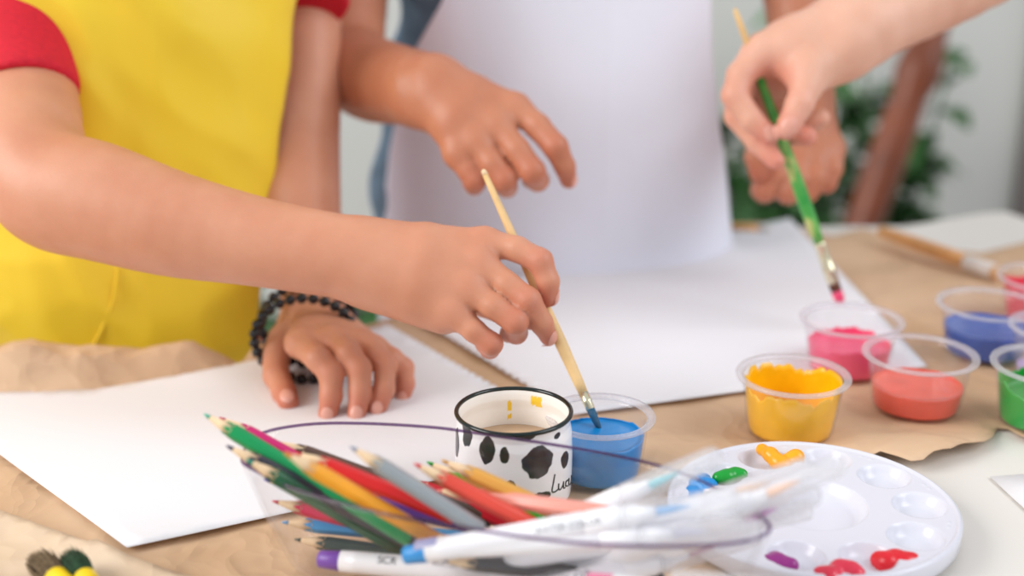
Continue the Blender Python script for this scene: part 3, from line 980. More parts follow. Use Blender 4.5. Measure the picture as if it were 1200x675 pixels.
# ------------------------------------------------------------------ brushes
def brush(tip, end, label, parts, bris=None, cat='paintbrush', rmax=.0034, flat=1.0):
    """parts: [(name, prof [(t along in metres, radius)], material, label)]"""
    tip = np.asarray(tip); end = np.asarray(end)
    root = empty('paintbrush', (tip + end) / 2, label, cat)
    for nm, prof, m_, lb in parts:
        vv, ff = lathe_axis(tip, end, prof, 24)
        o = mesh(nm, vv, ff, m_, root)
        if lb: tag(o, lb)
    return root
M['bristle_blue'] = mat('bristle_blue', (30, 84, 116), .6, var=.3, scale=200)
M['bristle_dark'] = mat('bristle_dark', (96, 52, 36), .7, var=.3, scale=200)
M['bristle_brown'] = mat('bristle_brown', (112, 92, 66), .8, var=.4, scale=300)
M['bristle_green'] = mat('bristle_green', (34, 66, 40), .8, var=.4, scale=300)
M['bristle_pale'] = mat('bristle_pale', (226, 180, 130), .8, var=.2, scale=300)
M['handle_yellow'] = mat('handle_yellow', (238, 206, 30), .35, var=.1, scale=80)
M['handle_orange'] = mat('handle_orange', (224, 166, 104), .4, var=.1, scale=60)
M['ferrule_white'] = mat('ferrule_white', (226, 220, 214), .3)
# green handle: raw wood top, smeared green paint
m, nt, out = newmat('green_smeared_handle')
b = princ(nt, (1, 1, 1, 1), .3)
tc = nt.nodes.new('ShaderNodeTexCoord')
nz = nt.nodes.new('ShaderNodeTexNoise'); nz.inputs['Scale'].default_value = 55; nz.inputs['Detail'].default_value = 3
nt.links.new(tc.outputs['Object'], nz.inputs['Vector'])
rp = nt.nodes.new('ShaderNodeValToRGB')
rp.color_ramp.elements[0].position = .35; rp.color_ramp.elements[0].color = lin((44, 150, 62))
rp.color_ramp.elements[1].position = .66; rp.color_ramp.elements[1].color = lin((190, 196, 120))
e_ = rp.color_ramp.elements.new(.55); e_.color = lin((90, 176, 80))
nt.links.new(nz.outputs['Fac'], rp.inputs['Fac']); nt.links.new(rp.outputs['Color'], b.inputs['Base Color'])
nt.links.new(b.outputs[0], out.inputs['Surface'])
M['green_handle'] = m

bt = Z(704, 506, .0245); be = P(566, 199, .752)
Lb = float(np.linalg.norm(be - bt))
brush(bt, be, 'thin natural wood paintbrush dipped in blue paint, held by the nearest hand', [
    ('bristles', [(0, .0006), (.004, .0017), (.010, .0023), (.014, .0024)], M['bristle_blue'], 'blue stained bristles'),
    ('ferrule', [(.0135, .0024), (.014, .0027), (.018, .0027), (.0185, .0029), (.019, .0027), (.024, .0028)], M['metal'], 'metal band smeared with blue'),
    ('handle', [(.0235, .0026), (.03, .0030), (.055, .0036), (.09, .0031), (Lb - .012, .0019), (Lb - .0035, .0017)], M['wood'], None),
    ('handle_end', [(Lb - .0036, .00175), (Lb - .001, .0016), (Lb, .0009)], M['wood_pale'], 'worn pale tip'),
])
gt = Z(986, 357, .027); ge = P(861, 10, .872)
Lg = float(np.linalg.norm(ge - gt))
brush(gt, ge, 'green paintbrush with pink paint on its tip, held by the adult hand', [
    ('bristles', [(0, .0010), (.003, .0034), (.009, .0040), (.011, .0039)], M['p_pink'], 'pink paint loaded bristles'),
    ('bristle_root', [(.0108, .0039), (.016, .0040), (.018, .0039)], M['bristle_dark'], 'dark brown bristle base'),
    ('ferrule', [(.0175, .0040), (.018, .0044), (.026, .0044), (.0265, .0047), (.028, .0047), (.0285, .0043), (.045, .0038), (.0455, .0041), (.048, .0041), (.0485, .0036)], M['metal'], 'pale gold ferrule'),
    ('handle', [(.048, .0035), (.06, .0044), (.085, .0047), (.12, .0040), (Lg * .78, .0030)], M['green_handle'], 'green paint smeared lower handle'),
    ('handle_end', [(Lg * .78 - .0004, .0030), (Lg - .004, .0019), (Lg, .0012)], M['wood'], 'bare wooden handle end'),
])
q0 = Z(1180, 324, .010); q1 = Z(1030, 270, .014)
Lq = float(np.linalg.norm(q1 - q0))
brush(q0, q1, 'paintbrush with an orange wooden handle lying flat behind the cups', [
    ('bristles', [(0, .001), (.008, .005), (.014, .0052)], M['bristle_pale'], None),
    ('ferrule', [(.0135, .0056), (.014, .0066), (.042, .0060), (.0425, .0054)], M['ferrule_white'], None),
    ('handle', [(.042, .0050), (.06, .0064), (Lq * .7, .0060), (Lq - .004, .0050), (Lq, .0028)], M['handle_orange'], None)])
q0 = Z(822, 262, .008); q1 = Z(905, 271, .006)
Lq = float(np.linalg.norm(q1 - q0))
brush(q1, q0, 'small orange brown brush handle behind the far white sheet', [
    ('ferrule', [(0, .003), (.001, .0036), (.012, .0036)], M['ferrule_white'], None),
    ('handle', [(.0115, .0034), (.025, .0042), (Lq - .003, .0034), (Lq, .002)], M['handle_orange'], None)])
def stub(hx, hy, ex, ey, m_b, lb):
    a = Z(hx, hy, .0165); b = Z(ex, ey, .018); b = a + nrm(b - a) * .17
    root = empty('paintbrush', (a + b) / 2, lb, 'paintbrush')
    ax, u, v = frame(b - a)
    # bristle tuft: individual hairs around a solid core
    vf = [lathe_axis(a, b, [(.010, .0020), (.014, .0042), (.019, .0050), (.024, .0048)], 24)]
    rr_ = random.Random(int(hx))
    for i in range(420):
        t = rr_.uniform(0, 2 * PI); q = math.sqrt(rr_.random())
        d = u * math.cos(t) + v * math.sin(t)
        p0 = a + ax * .024 + d * .0048 * q; pm = a + ax * .012 + d * .0068 * q
        pe = a + ax * (.005 * q * q - .0045 * rr_.random() + .001) + d * (.0052 + .003 * rr_.random() * rr_.random()) * q
        vf.append(tube([p0, pm, pe], .0002, 4, rs=[.0004, .00034, .00010]))
    v_, f_ = merge(*vf)
    mesh('bristles', v_, f_, m_b, root)
    vv, ff = lathe_axis(a, b, [(.0225, .0050), (.024, .0056), (.045, .0048), (.0455, .0044)], 24)
    mesh('ferrule', vv, ff, M['handle_yellow'], root)
    vv, ff = lathe_axis(a, b, [(.045, .0042), (.06, .0050), (.12, .0038), (.165, .0024), (.17, .0012)], 24)
    mesh('handle', vv, ff, M['handle_yellow'], root)
stub(42, 655, 110, 720, M['bristle_brown'], 'brush with bushy brown bristles at the lower left corner')
stub(80, 654, 140, 730, M['bristle_green'], 'brush with dark green stained bristles beside the brown one')

# ------------------------------------------------------------------ people
def J(px, py, d, rpx):
    return (P(px, py, d), rpx * d / F)
def JZ(px, py, z, rpx):
    p = Z(px, py, z)
    return (p, rpx * depth(p) / F)
def cc(js):
    return [Cone(js[i][0], js[i + 1][0], js[i][1], js[i + 1][1]) for i in range(len(js) - 1)]
def chain_cones(js):
    c = cc(js)
    return c if len(c) == 1 else [Union(c, .0035)]
def smooth(js, n=4):
    """extra joints along a spline so that long limbs bend without kinks"""
    q = crom([np.append(p, r) for p, r in js], False, n)
    return [(v[:3], v[3]) for v in q]
def finger(js):
    """knuckles swell slightly at each joint"""
    return Union(cc(js), .0022)
def add_nail(f, tip, prev, dorsal, w, l, parent, back=.35):
    tip = np.asarray(tip[0]); pv = np.asarray(prev[0])
    a = nrm(tip - pv); d = nrm(dorsal); d = nrm(d - a * (d @ a)); s = np.cross(a, d)
    n = 9; V = []; Fc = []
    for i in range(n):
        for j in range(n):
            u_ = -1 + 2 * i / (n - 1); v_ = -1 + 2 * j / (n - 1)
            uu = u_ * math.sqrt(1 - v_ * v_ / 2); vv = v_ * math.sqrt(1 - u_ * u_ / 2)
            p = tip + s * uu * w + a * (vv * l + l * back) + d * .012
            for _ in range(30):
                q = float(f(p[None])[0])
                if q < .0002: break
                p = p - d * max(q * .7 - .0001, .0001)
                if (p - tip) @ d < -.004: break
            V.append(p)
    for i in range(n - 1):
        for j in range(n - 1):
            Fc.append((i * n + j, i * n + n + j, i * n + n + j + 1, i * n + j + 1))
    o = mesh('fingernail', V, Fc, M['nail'], parent)
    sd = o.modifiers.new('thickness', 'SOLIDIFY'); sd.thickness = .0005; sd.offset = 0
    return o
def cutcone(a, b, ra, rb, hem):
    """sleeve ending at hem=(point, direction)"""
    c = Cone(a, b, ra, rb)
    class S:
        pass
    s = S(); s.c = c.c; s.R = c.R
    hp, hn = np.asarray(hem[0]), nrm(hem[1])
    return c, hp, hn
class Shirt:
    def __init__(s, torso, sleeves, k=.03, wr=.0015):
        s.torso = torso; s.sl = sleeves; s.k = k; s.wr = wr
        los = [torso.lo]; his = [torso.hi]
        for cones, hp, hn in sleeves:
            for c in cones: los.append(c.c - c.R); his.append(c.c + c.R)
        s.lo = np.min(los, axis=0); s.hi = np.max(his, axis=0)
    def __call__(s, p):
        d = s.torso(p)
        for cones, hp, hn in s.sl:
            v = cones[0](p)
            for c in cones[1:]: v = smin(v, c(p), .02)
            v = v + s.wr * np.sin(p[:, 2] * 95 + p[:, 0] * 60) * .6
            v = np.maximum(v, (p - hp) @ hn)
            d = smin(d, v, .0) if False else np.where((p - hp) @ hn > 0, np.minimum(d, v), smin(d, v, s.k))
        return d
def trousers(root, c, w, dp, m_):
    # two legs with hips, and shoes on the floor
    parts = [Cone((c[0] - w * .45, c[1], .78), (c[0] - w * .5, c[1] + .01, .08), dp * .85, dp * .6),
             Cone((c[0] + w * .45, c[1], .78), (c[0] + w * .5, c[1] + .01, .08), dp * .85, dp * .6),
             Cone((c[0] - w * .4, c[1], .80), (c[0] + w * .4, c[1], .80), dp * .9, dp * .9)]
    surf_obj('trousers', Union(parts, .03), .011, m_, root)
    for s in (-1, 1):
        x = c[0] + s * w * .5
        surf_obj('shoe', Union([Cone((x, c[1] + .03, .04), (x + s * .01, c[1] - .10, .032), .038, .030), Cone((x, c[1] + .03, .07), (x, c[1] + .0, .055), .03, .03)], .02), .007, M['shoe'], root)

def apron(name, rows, cx, cy, a, b_, m_, parent, folds, zoff=0, taper=0.0):
    """cloth lying on the torso: rows of (py, left px, right px)"""
    nu, nv = 120, 120
    py0, py1 = rows[0][0], rows[-1][0]
    V = []; Fc = []
    for j in range(nv):
        py = py0 + (py1 - py0) * j / (nv - 1)
        L_ = np.interp(py, [r[0] for r in rows], [r[1] for r in rows])
        R_ = np.interp(py, [r[0] for r in rows], [r[2] for r in rows])
        for i in range(nu):
            px = L_ + (R_ - L_) * i / (nu - 1)
            r = ray(px, py)
            # ray against the elliptic cylinder
            ox, oy = (CAM[0] - cx) / a, (CAM[1] - cy) / b_
            dx, dy = r[0] / a, r[1] / b_
            A = dx * dx + dy * dy; B = ox * dx + oy * dy; C_ = ox * ox + oy * oy - 1
            disc = max(0.0, B * B - A * C_)
            t = (-B - math.sqrt(disc)) / A
            p = CAM + r * t
            nn = nrm([(p[0] - cx) / a ** 2, (p[1] - cy) / b_ ** 2, 0])
            p = p + nn * folds(p)
            V.append(p)
    for j in range(nv - 1):
        for i in range(nu - 1):
            Fc.append((j * nu + i, (j + 1) * nu + i, (j + 1) * nu + i + 1, j * nu + i + 1))
    o = mesh(name, V, Fc, m_, parent)
    s = o.modifiers.new('thickness', 'SOLIDIFY'); s.thickness = .0016; s.offset = -1
    return o, V

# ---- boy in the yellow apron
B1 = (-.302, .935)
boy = empty('person', (B1[0], B1[1], 0), 'child in red shirt and yellow apron dipping a brush into blue paint', 'person')
W = .0
# right arm reaching across
arm = [J(10, -170, .875, 64), J(24, 60, .83, 60), J(36, 190, .775, 62)]
fore = [J(36, 190, .775, 62), J(62, 222, .765, 67), J(115, 236, .757, 67), J(200, 262, .748, 60), J(300, 283, .742, 50.5), J(390, 299, .738, 47), J(440, 308, .736, 43), J(500, 323, .734, 33), J(540, 335, .731, 19)]
palm = []
wr_a = J(428, 292, .739, 26); wr_b = J(428, 320, .736, 28)
mc_i = J(568, 283, .732, 15.5); mc_m = J(562, 307, .724, 16); mc_r = J(549, 337, .719, 16); mc_p = J(531, 364, .720, 16)
palm += chain_cones([wr_a, J(500, 286, .736, 23), mc_i]) + chain_cones([wr_a, J(500, 300, .731, 25), mc_m])
palm += chain_cones([wr_b, J(498, 322, .727, 27), mc_r]) + chain_cones([wr_b, J(490, 345, .727, 26), mc_p])
palm += [Cone(J(450, 322, .742, 30)[0], J(512, 340, .742, 26)[0], .0145, .0125)]
base = Union([Union(cc(smooth(arm)) + cc(smooth(fore)), .004)] + palm + [Cone(J(440, 335, .738, 0)[0], J(520, 372, .728, 0)[0], 22 * .73 / F, 19 * .73 / F)], .012)
fi = [mc_i, J(606, 292, .726, 14.9), J(633, 306, .722, 14.9), J(642, 330, .722, 13.4), J(643.5, 348, .7245, 11.3)]
fm = [mc_m, J(594, 333, .718, 14.9), J(619, 352, .714, 15.1), J(635, 379, .719, 13.2), J(642.5, 395, .724, 10.1)]
fr = [mc_r, J(578, 359, .714, 14.7), J(604, 377, .712, 14.7), J(605, 390, .727, 12.9), J(596, 391, .741, 11.0)]
fpk = [mc_p, J(555, 387, .716, 13.4), J(576, 403, .716, 13.2), J(574, 409, .729, 11.1), J(566, 404, .741, 9.5)]
ft = [J(470, 322, .750, 20), J(545, 350, .757, 15.5), J(590, 366, .753, 13.5), J(622, 376, .743, 11)]
hand1 = Hand(base, [finger(x) for x in (fi, fm, fr, fpk, ft)], .006)
# left arm leaning on the table
larm = [J(352, -150, .975, 56), J(357, 20, .955, 42), J(357, 100, .942, 41), J(352, 170, .928, 45), J(352, 240, .912, 46), J(361, 310, .893, 40), JZ(367, 350, .044, 35)]
lw = JZ(369, 374, .031, 35)
li0 = JZ(352, 402, .037, 16.7); lm0 = JZ(388, 399, .039, 16.7); lr0 = JZ(420, 403, .037, 15.5); lp0 = JZ(440, 411, .032, 14.4)
lbase = [Union(cc(smooth(larm + [lw])), .003)]
lpalm = []
for q in (li0, lm0, lr0, lp0): lpalm += [Cone(lw[0], q[0], .0145, q[1])]
lpalm += [Cone(lw[0] + np.array([-.012, 0, -.012]), JZ(330, 402, .020, 0)[0], .013, .0105)]
yoke = [Cone(arm[0][0], (B1[0], B1[1], arm[0][0][2] + .01), arm[0][1] * .7, .045), Cone((B1[0], B1[1], arm[0][0][2] + .01), larm[0][0], .045, larm[0][1] * .7),
        Cone((B1[0], B1[1], arm[0][0][2]), (B1[0], B1[1] + .01, arm[0][0][2] + .10), .045, .038), Cone((B1[0], B1[1], arm[0][0][2]), (B1[0], B1[1], .9), .05, .05)]
base_all = Union(base.parts + lbase + lpalm + yoke, .012)
gi = [li0, JZ(372, 420, .036, 15.0), JZ(388, 438, .028, 14.7), JZ(388, 464, .016, 13.1), JZ(384, 485, .0062, 11.1)]
gm = [lm0, JZ(408, 414, .038, 14.7), JZ(421, 432, .030, 14.4), JZ(422, 460, .017, 13.1), JZ(418, 485, .0062, 11.1)]
gr_ = [lr0, JZ(438, 414, .034, 13.8), JZ(451, 428, .028, 13.5), JZ(450, 456, .016, 12.4), JZ(442, 480, .006, 10.7)]
gp = [lp0, JZ(459, 420, .029, 12.7), JZ(473, 431, .023, 12.0), JZ(475, 450, .013, 10.9), JZ(472, 464, .0058, 9.5)]
gt_ = [JZ(332, 396, .026, 16.7), JZ(323, 416, .020, 16.7), JZ(324, 440, .014, 15.3), JZ(333, 460, .0088, 14.0), JZ(338, 471, .0074, 12.2)]
boyf = Hand(base_all, [finger(x) for x in (fi, fm, fr, fpk, ft, gi, gm, gr_, gp, gt_)], .006)
bl = []
for q in (mc_i, mc_m, mc_r, mc_p): bl.append((q[0], .010, .35))
for q in (fi[2], fm[2], fr[2], fpk[2]): bl.append((q[0], .010, .75))
for q in (fi[4], fm[4], fr[3], fpk[3]): bl.append((q[0], .011, .8))
for ch in (gi, gm, gr_, gp, gt_): bl.append((ch[2][0], .010, .45)); bl.append((ch[4][0], .014, .9))
boybody = surf_obj('body', boyf, .0019, M['skin_boy'], boy, blush=bl)
tocam = lambda p: nrm(CAM - np.asarray(p))
add_nail(boyf, fm[4], fm[3], tocam(fm[4][0]) + np.array([.9, 0, .15]), .0042, .0050, boybody, .2)
add_nail(boyf, fi[4], fi[3], np.array([1, -.1, .1]), .0042, .0050, boybody, .2)
for ch, w_ in ((gi, .0040), (gm, .0040), (gr_, .0038), (gp, .0032), (gt_, .0046)):
    add_nail(boyf, ch[4], ch[3], tocam(ch[4][0]) + np.array([0, 0, .5]), w_, w_ * 1.15, boybody, .15)
# shirt
zs = arm[0][0][2]
torso = Union([Ell((B1[0], B1[1], z), (rx, ry, .10)) for z, rx, ry in ((.72, .105, .072), (.80, .108, .074), (.90, .112, .076), (1.0, .116, .076), (1.08, .118, .074), (1.15, .112, .066))], .03)
hemR = (P(43, 99, .80), P(43, 99, .80) - arm[0][0] + np.array([0.004, 0, 0]))
hemL = (P(355, 5, .925), P(356, 20, .925) - larm[0][0])
shirt = Shirt(torso, [([Cone(arm[0][0], P(22, 40, .838), .052, .0365), Cone(P(22, 40, .838), P(28, 160, .79), .0365, .0345)], *hemR),
                      ([Cone(larm[0][0], P(355, 60, .915), .043, .030)], *hemL)])
surf_obj('shirt', shirt, .0035, M['red_cloth'], boy)
def folds1(p):
    u_, w_ = p[0] * 1.0, p[2]
    n1 = mnoise.noise(Vector((u_ * 8 + w_ * 10, u_ * 5 - w_ * 3, 2)))
    n2 = mnoise.noise(Vector((u_ * 19 - w_ * 4, w_ * 13 + u_ * 13, 5)))
    s = .016 * (.35 - abs(n1)) + .008 * (.3 - abs(n2)) + .002 * mnoise.noise(Vector((u_ * 45, w_ * 30 + u_ * 30, 8)))
    return .013 + s
rows1 = [(-230, -160, 322), (-100, -190, 326), (0, -200, 325), (60, -200, 320), (150, -200, 309), (230, -200, 300), (330, -200, 293), (430, -200, 288), (620, -200, 286)]
ap1, apv = apron('apron', rows1, B1[0], B1[1], .142, .098, M['yellow_cloth'], boy, folds1)
# pocket piping on the apron
def on_apron(px, py, off=.001):
    best = None
    r = nrm(ray(px, py)); arr = np.asarray(apv) - CAM
    cr_ = np.linalg.norm(np.cross(arr, r), axis=1)
    i = int(np.argmin(cr_)); return np.asarray(apv[i]) - r * off
pts = crom([on_apron(x, y) for x, y in [(139, 312), (137, 330), (130, 360), (118, 390), (100, 415), (84, 436), (60, 470)]], False, 6)
v, f = tube(pts, .0011, 8)
tag(mesh('pocket_seam', v, f, M['yellow_cloth'], ap1), 'curved stitched pocket seam')
trousers(boy, (B1[0] - .01, B1[1] + .01), .10, .055, M['trousers'])

# ---- bracelets of black beads
M['bead'].node_tree.nodes
def bracelet(center, axis, ra, rb, label, nb_=26, br=.0036):
    ax = nrm(axis); u = nrm(np.array([1.0, 0, 0]) - ax * ax[0]); w = np.cross(ax, u)
    root = empty('bead_bracelet', center, label, 'bracelet', 'bead bracelets on the wrist')
    vv, ff = tube([center + u * math.cos(t) * ra + w * math.sin(t) * rb for t in np.linspace(0, 2 * PI, 60)[:-1]], .0006, 6, True)
    mesh('cord', vv, ff, M['bead'], root)
    base_me = None
    for k in range(nb_):
        t = 2 * PI * k / nb_
        p = center + u * math.cos(t) * ra + w * math.sin(t) * rb
        if base_me is None:
            bm = bmesh.new(); bmesh.ops.create_uvsphere(bm, u_segments=16, v_segments=10, radius=br)
            o = bmobj('bead', bm, M['bead'], root); base_me = o
            base_me.matrix_parent_inverse = Matrix.Translation(root.location).inverted()
        else:
            o = base_me.copy(); COL.objects.link(o)
        o.location = Vector(p)
cw = np.array([lw[0][0] - .001, .792, T + .0325])
bracelet(cw + np.array([0, .008, .003]), np.array([.06, -1, .45]), .0310, .0262, 'black bead bracelet higher up the wrist')
bracelet(cw + np.array([.001, -.015, .001]), np.array([-.10, -1, .30]), .0335, .0262, 'black bead bracelet nearer the resting hand', 27)

# ---- friend in the white apron
B2 = (.034, 1.115)
fr2 = empty('person', (B2[0], B2[1], 0), 'child in blue denim shirt and white apron with hand hovering over paper', 'person')
rarm = [J(430, -190, 1.06, 52), J(414, -20, 1.035, 41), J(404, 74, 1.005, 43)]
rfore = [J(404, 74, 1.005, 43), J(434, 92, .965, 47), J(470, 100, .92, 43), J(500, 107, .887, 40)]
rwa = J(512, 100, .880, 27); rwb = J(514, 122, .876, 27)
qi = J(604, 126, .865, 16.2); qm = J(582, 146, .858, 16.2); qr = J(558, 165, .856, 16.2); qp = J(536, 180, .858, 15.7)
rp_ = chain_cones([rwa, J(555, 110, .875, 22), qi]) + chain_cones([rwa, J(548, 124, .868, 23), qm]) + chain_cones([rwb, J(538, 142, .864, 23), qr]) + chain_cones([rwb, J(528, 150, .866, 21), qp])
hi_ = [qi, J(630, 148, .858, 15.1), J(651, 172, .852, 14.8), J(662, 195, .858, 12.3), J(666, 211, .864, 10.1)]
hm = [qm, J(606, 176, .850, 15.0), J(624, 201, .846, 15.2), J(630, 211, .862, 13.4), J(622, 210, .876, 11.2)]
hr = [qr, J(577, 192, .850, 14.6), J(592, 211, .848, 14.3), J(594, 219, .864, 12.3), J(586, 216, .876, 10.1)]
hp_ = [qp, J(549, 200, .855, 13.2), J(557, 211, .854, 13.0), J(556, 217, .866, 11.2), J(550, 213, .876, 9.5)]
ht = [J(530, 128, .895, 17), J(578, 168, .90, 14), J(606, 192, .89, 12.5), J(622, 200, .88, 10.5)]
# left arm hanging down behind the adult's hand
sarm = [J(900, -190, 1.09, 50), J(932, -20, 1.05, 40), J(938, 60, 1.035, 33)]
swr = J(944, 110, 1.02, 30)
si = J(917, 178, .995, 16); sm = J(938, 184, .992, 16); sr = J(957, 184, .994, 16); spk = J(974, 174, 1.0, 15)
spal = chain_cones([sarm[-1], swr]) + [Cone(swr[0], q[0], swr[1] * .72, q[1]) for q in (si, sm, sr, spk)]
ti = [si, J(909, 205, .985, 14.5), J(896, 224, .985, 13.5), J(892, 222, .999, 12), J(904, 214, 1.01, 10.5)]
tm = [sm, J(934, 210, .982, 14.5), J(924, 226, .984, 13.5), J(918, 224, .998, 12), J(922, 214, 1.01, 10.5)]
tr_ = [sr, J(955, 208, .984, 14.5), J(946, 224, .986, 13.5), J(940, 222, 1.0, 12), J(942, 212, 1.01, 10.5)]
tp = [spk, J(974, 197, .99, 13.5), J(968, 214, .99, 12.5), J(962, 214, 1.003, 11), J(960, 206, 1.01, 10)]
tt = [J(915, 132, 1.0, 17), J(894, 160, .985, 15.5), J(887, 184, .978, 14), J(890, 203, .978, 12)]
zf = rarm[0][0][2]
yoke2 = [Cone(rarm[0][0], (B2[0], B2[1], zf), .035, .045), Cone((B2[0], B2[1], zf), sarm[0][0], .045, .035), Cone((B2[0], B2[1], zf), (B2[0], B2[1], zf + .1), .045, .038), Cone((B2[0], B2[1], zf), (B2[0], B2[1], .9), .05, .05)]
b2 = Union([Union(cc(smooth(rarm)) + cc(smooth(rfore)), .006)] + [Cone(rfore[-1][0], rwa[0], rfore[-1][1], rwa[1])] + rp_ + chain_cones(sarm) + spal + yoke2, .012)
f2 = Hand(b2, [finger(x) for x in (hi_, hm, hr, hp_, ht, ti, tm, tr_, tp, tt)], .006)
bl2 = [(x[2][0], .011, .7) for x in (hi_, hm, hr, hp_, ti, tm, tr_, tp)] + [(x[4][0], .013, .9) for x in (hi_, ti)] + [(tt[3][0], .013, .9)]
body2 = surf_obj('body', f2, .0024, M['skin_friend'], fr2, blush=bl2)
add_nail(f2, hi_[4], hi_[3], np.array([.8, -.5, .3]), .0042, .005, body2, .2)
torso2 = Union([Ell((B2[0] + ox, B2[1], z), (rx, ry, .10)) for z, rx, ry, ox in ((.72, .150, .088, -.002), (.80, .152, .088, -.010), (.89, .144, .088, -.006), (1.0, .134, .086, -.002), (1.08, .132, .084, 0), (1.16, .126, .074, 0))], .03)
hem2 = (P(424, -60, 1.05), P(414, -20, 1.035) - rarm[0][0])
hem3 = (P(925, -60, 1.06), sarm[1][0] - sarm[0][0])
shirt2 = Shirt(torso2, [([Cone(rarm[0][0], P(420, -20, 1.037), .048, .038)], *hem2), ([Cone(sarm[0][0], P(930, -30, 1.05), .046, .038)], *hem3)], wr=.002)
surf_obj('denim_shirt', shirt2, .0045, M['denim'], fr2)
def folds2(p):
    u_, w_ = p[0], p[2]
    s = .003 * mnoise.noise(Vector((u_ * 14, w_ * 5, 21))) + .0035 * mnoise.noise(Vector((u_ * 7 + 2 * w_, w_ * 9, 4)))
    s += .0005 * math.exp(-((u_ - .075) / .004) ** 2)
    return .010 + s
rows2 = [(-230, 560, 800), (-100, 545, 812), (0, 527, 822), (60, 496, 823), (130, 476, 827), (180, 466, 833), (260, 458, 842), (330, 455, 850), (460, 452, 860)]
apron('apron', rows2, B2[0] + .004, B2[1], .150, .102, M['white_cloth'], fr2, folds2)
trousers(fr2, B2, .17, .07, M['denim'])

# ---- adult at the right, only the arm reaches into view
B3 = (.90, 1.34)
ad = empty('person', (B3[0], B3[1], 0), 'adult at the right whose bare arm holds the green paintbrush', 'person')
aarm = [P(1560, -560, 1.15), P(1345, -190, .98)]
A0 = (aarm[0], .052); A1 = (aarm[1], .044)
afo = [A1, J(1240, -105, .95, 62), J(1120, -30, .92, 54), J(1035, 18, .90, 45), J(1003, 36, .893, 42)]
aw1 = J(985, 36, .892, 36); aw2 = J(985, 58, .885, 30)
ki = J(892, 62, .882, 21); km_ = J(884, 84, .895, 19); kr = J(890, 100, .91, 18); kp = J(905, 112, .922, 17)
apal = [Cone(aw1[0], J(930, 58, .885, 0)[0], aw1[1], .021), Cone(J(930, 58, .885, 0)[0], ki[0], .021, ki[1]), Cone(aw1[0], km_[0], .02, km_[1]), Cone(aw2[0], kr[0], .018, kr[1]), Cone(aw2[0], kp[0], .016, kp[1]),
        Cone(aw2[0], J(945, 92, .868, 0)[0], .018, .0135)]
ui = [ki, J(868, 88, .876, 16.5), J(861, 112, .872, 15.5), J(881, 140, .868, 13.5), J(903, 158, .865, 11)]
um = [km_, J(866, 110, .888, 16.5), J(864, 136, .885, 15), J(886, 165, .880, 13), J(909, 188, .874, 10.5)]
ur = [kr, J(880, 128, .905, 16), J(900, 148, .905, 15), J(928, 156, .895, 13.5), J(946, 160, .886, 11.5)]
up_ = [kp, J(915, 130, .918, 14), J(935, 140, .915, 13), J(955, 142, .905, 12), J(962, 138, .898, 10.5)]
ut = [J(950, 78, .866, 20), J(944, 104, .862, 17.5), J(937, 122, .858, 16.5), J(925, 146, .856, 13.8), J(922, 152, .856, 12.6)]
yk = [Cone(A0[0], A1[0], A0[1], A1[1]), Cone(A0[0], (B3[0], B3[1], A0[0][2] + .02), .05, .06), Cone((B3[0], B3[1], A0[0][2] + .02), (B3[0], B3[1], A0[0][2] + .14), .055, .05)]
b3 = Union([Union(cc(smooth(afo)), .003)] + [Cone(afo[-1][0], aw1[0], afo[-1][1], aw1[1])] + apal + yk, .013)
f3 = Hand(b3, [finger(x) for x in (ui, um, ur, up_, ut)], .006)
bl3 = [(x[2][0], .012, .55) for x in (ui, um, ur, ut)] + [(x[4][0], .014, .9) for x in (ui, um, ur, ut)] + [(J(905, 100, .87, 0)[0], .02, .7)]
body3 = surf_obj('body', f3, .0024, M['skin_adult'], ad, blush=bl3)
add_nail(f3, ut[4], ut[3], tocam(ut[4][0]) + np.array([.1, 0, .1]), .0060, .0072, body3, -.1)
add_nail(f3, ui[4], ui[3], np.array([-.4, -.5, .6]), .0050, .006, body3, .1)
torso3 = Union([Ell((B3[0], B3[1], z), (rx, ry, .15)) for z, rx, ry in ((.80, .15, .10), (.95, .15, .10), (1.1, .16, .105), (1.25, .17, .105), (A0[0][2] - .06, .17, .10))], .05)
hem4 = (A0[0] + (A1[0] - A0[0]) * .4, A1[0] - A0[0])
surf_obj('shirt', Shirt(torso3, [([Cone(A0[0], A1[0], .07, .06)], *hem4)]), .008, M['grey_cloth'], ad)
trousers(ad, B3, .2, .085, M['trousers'])

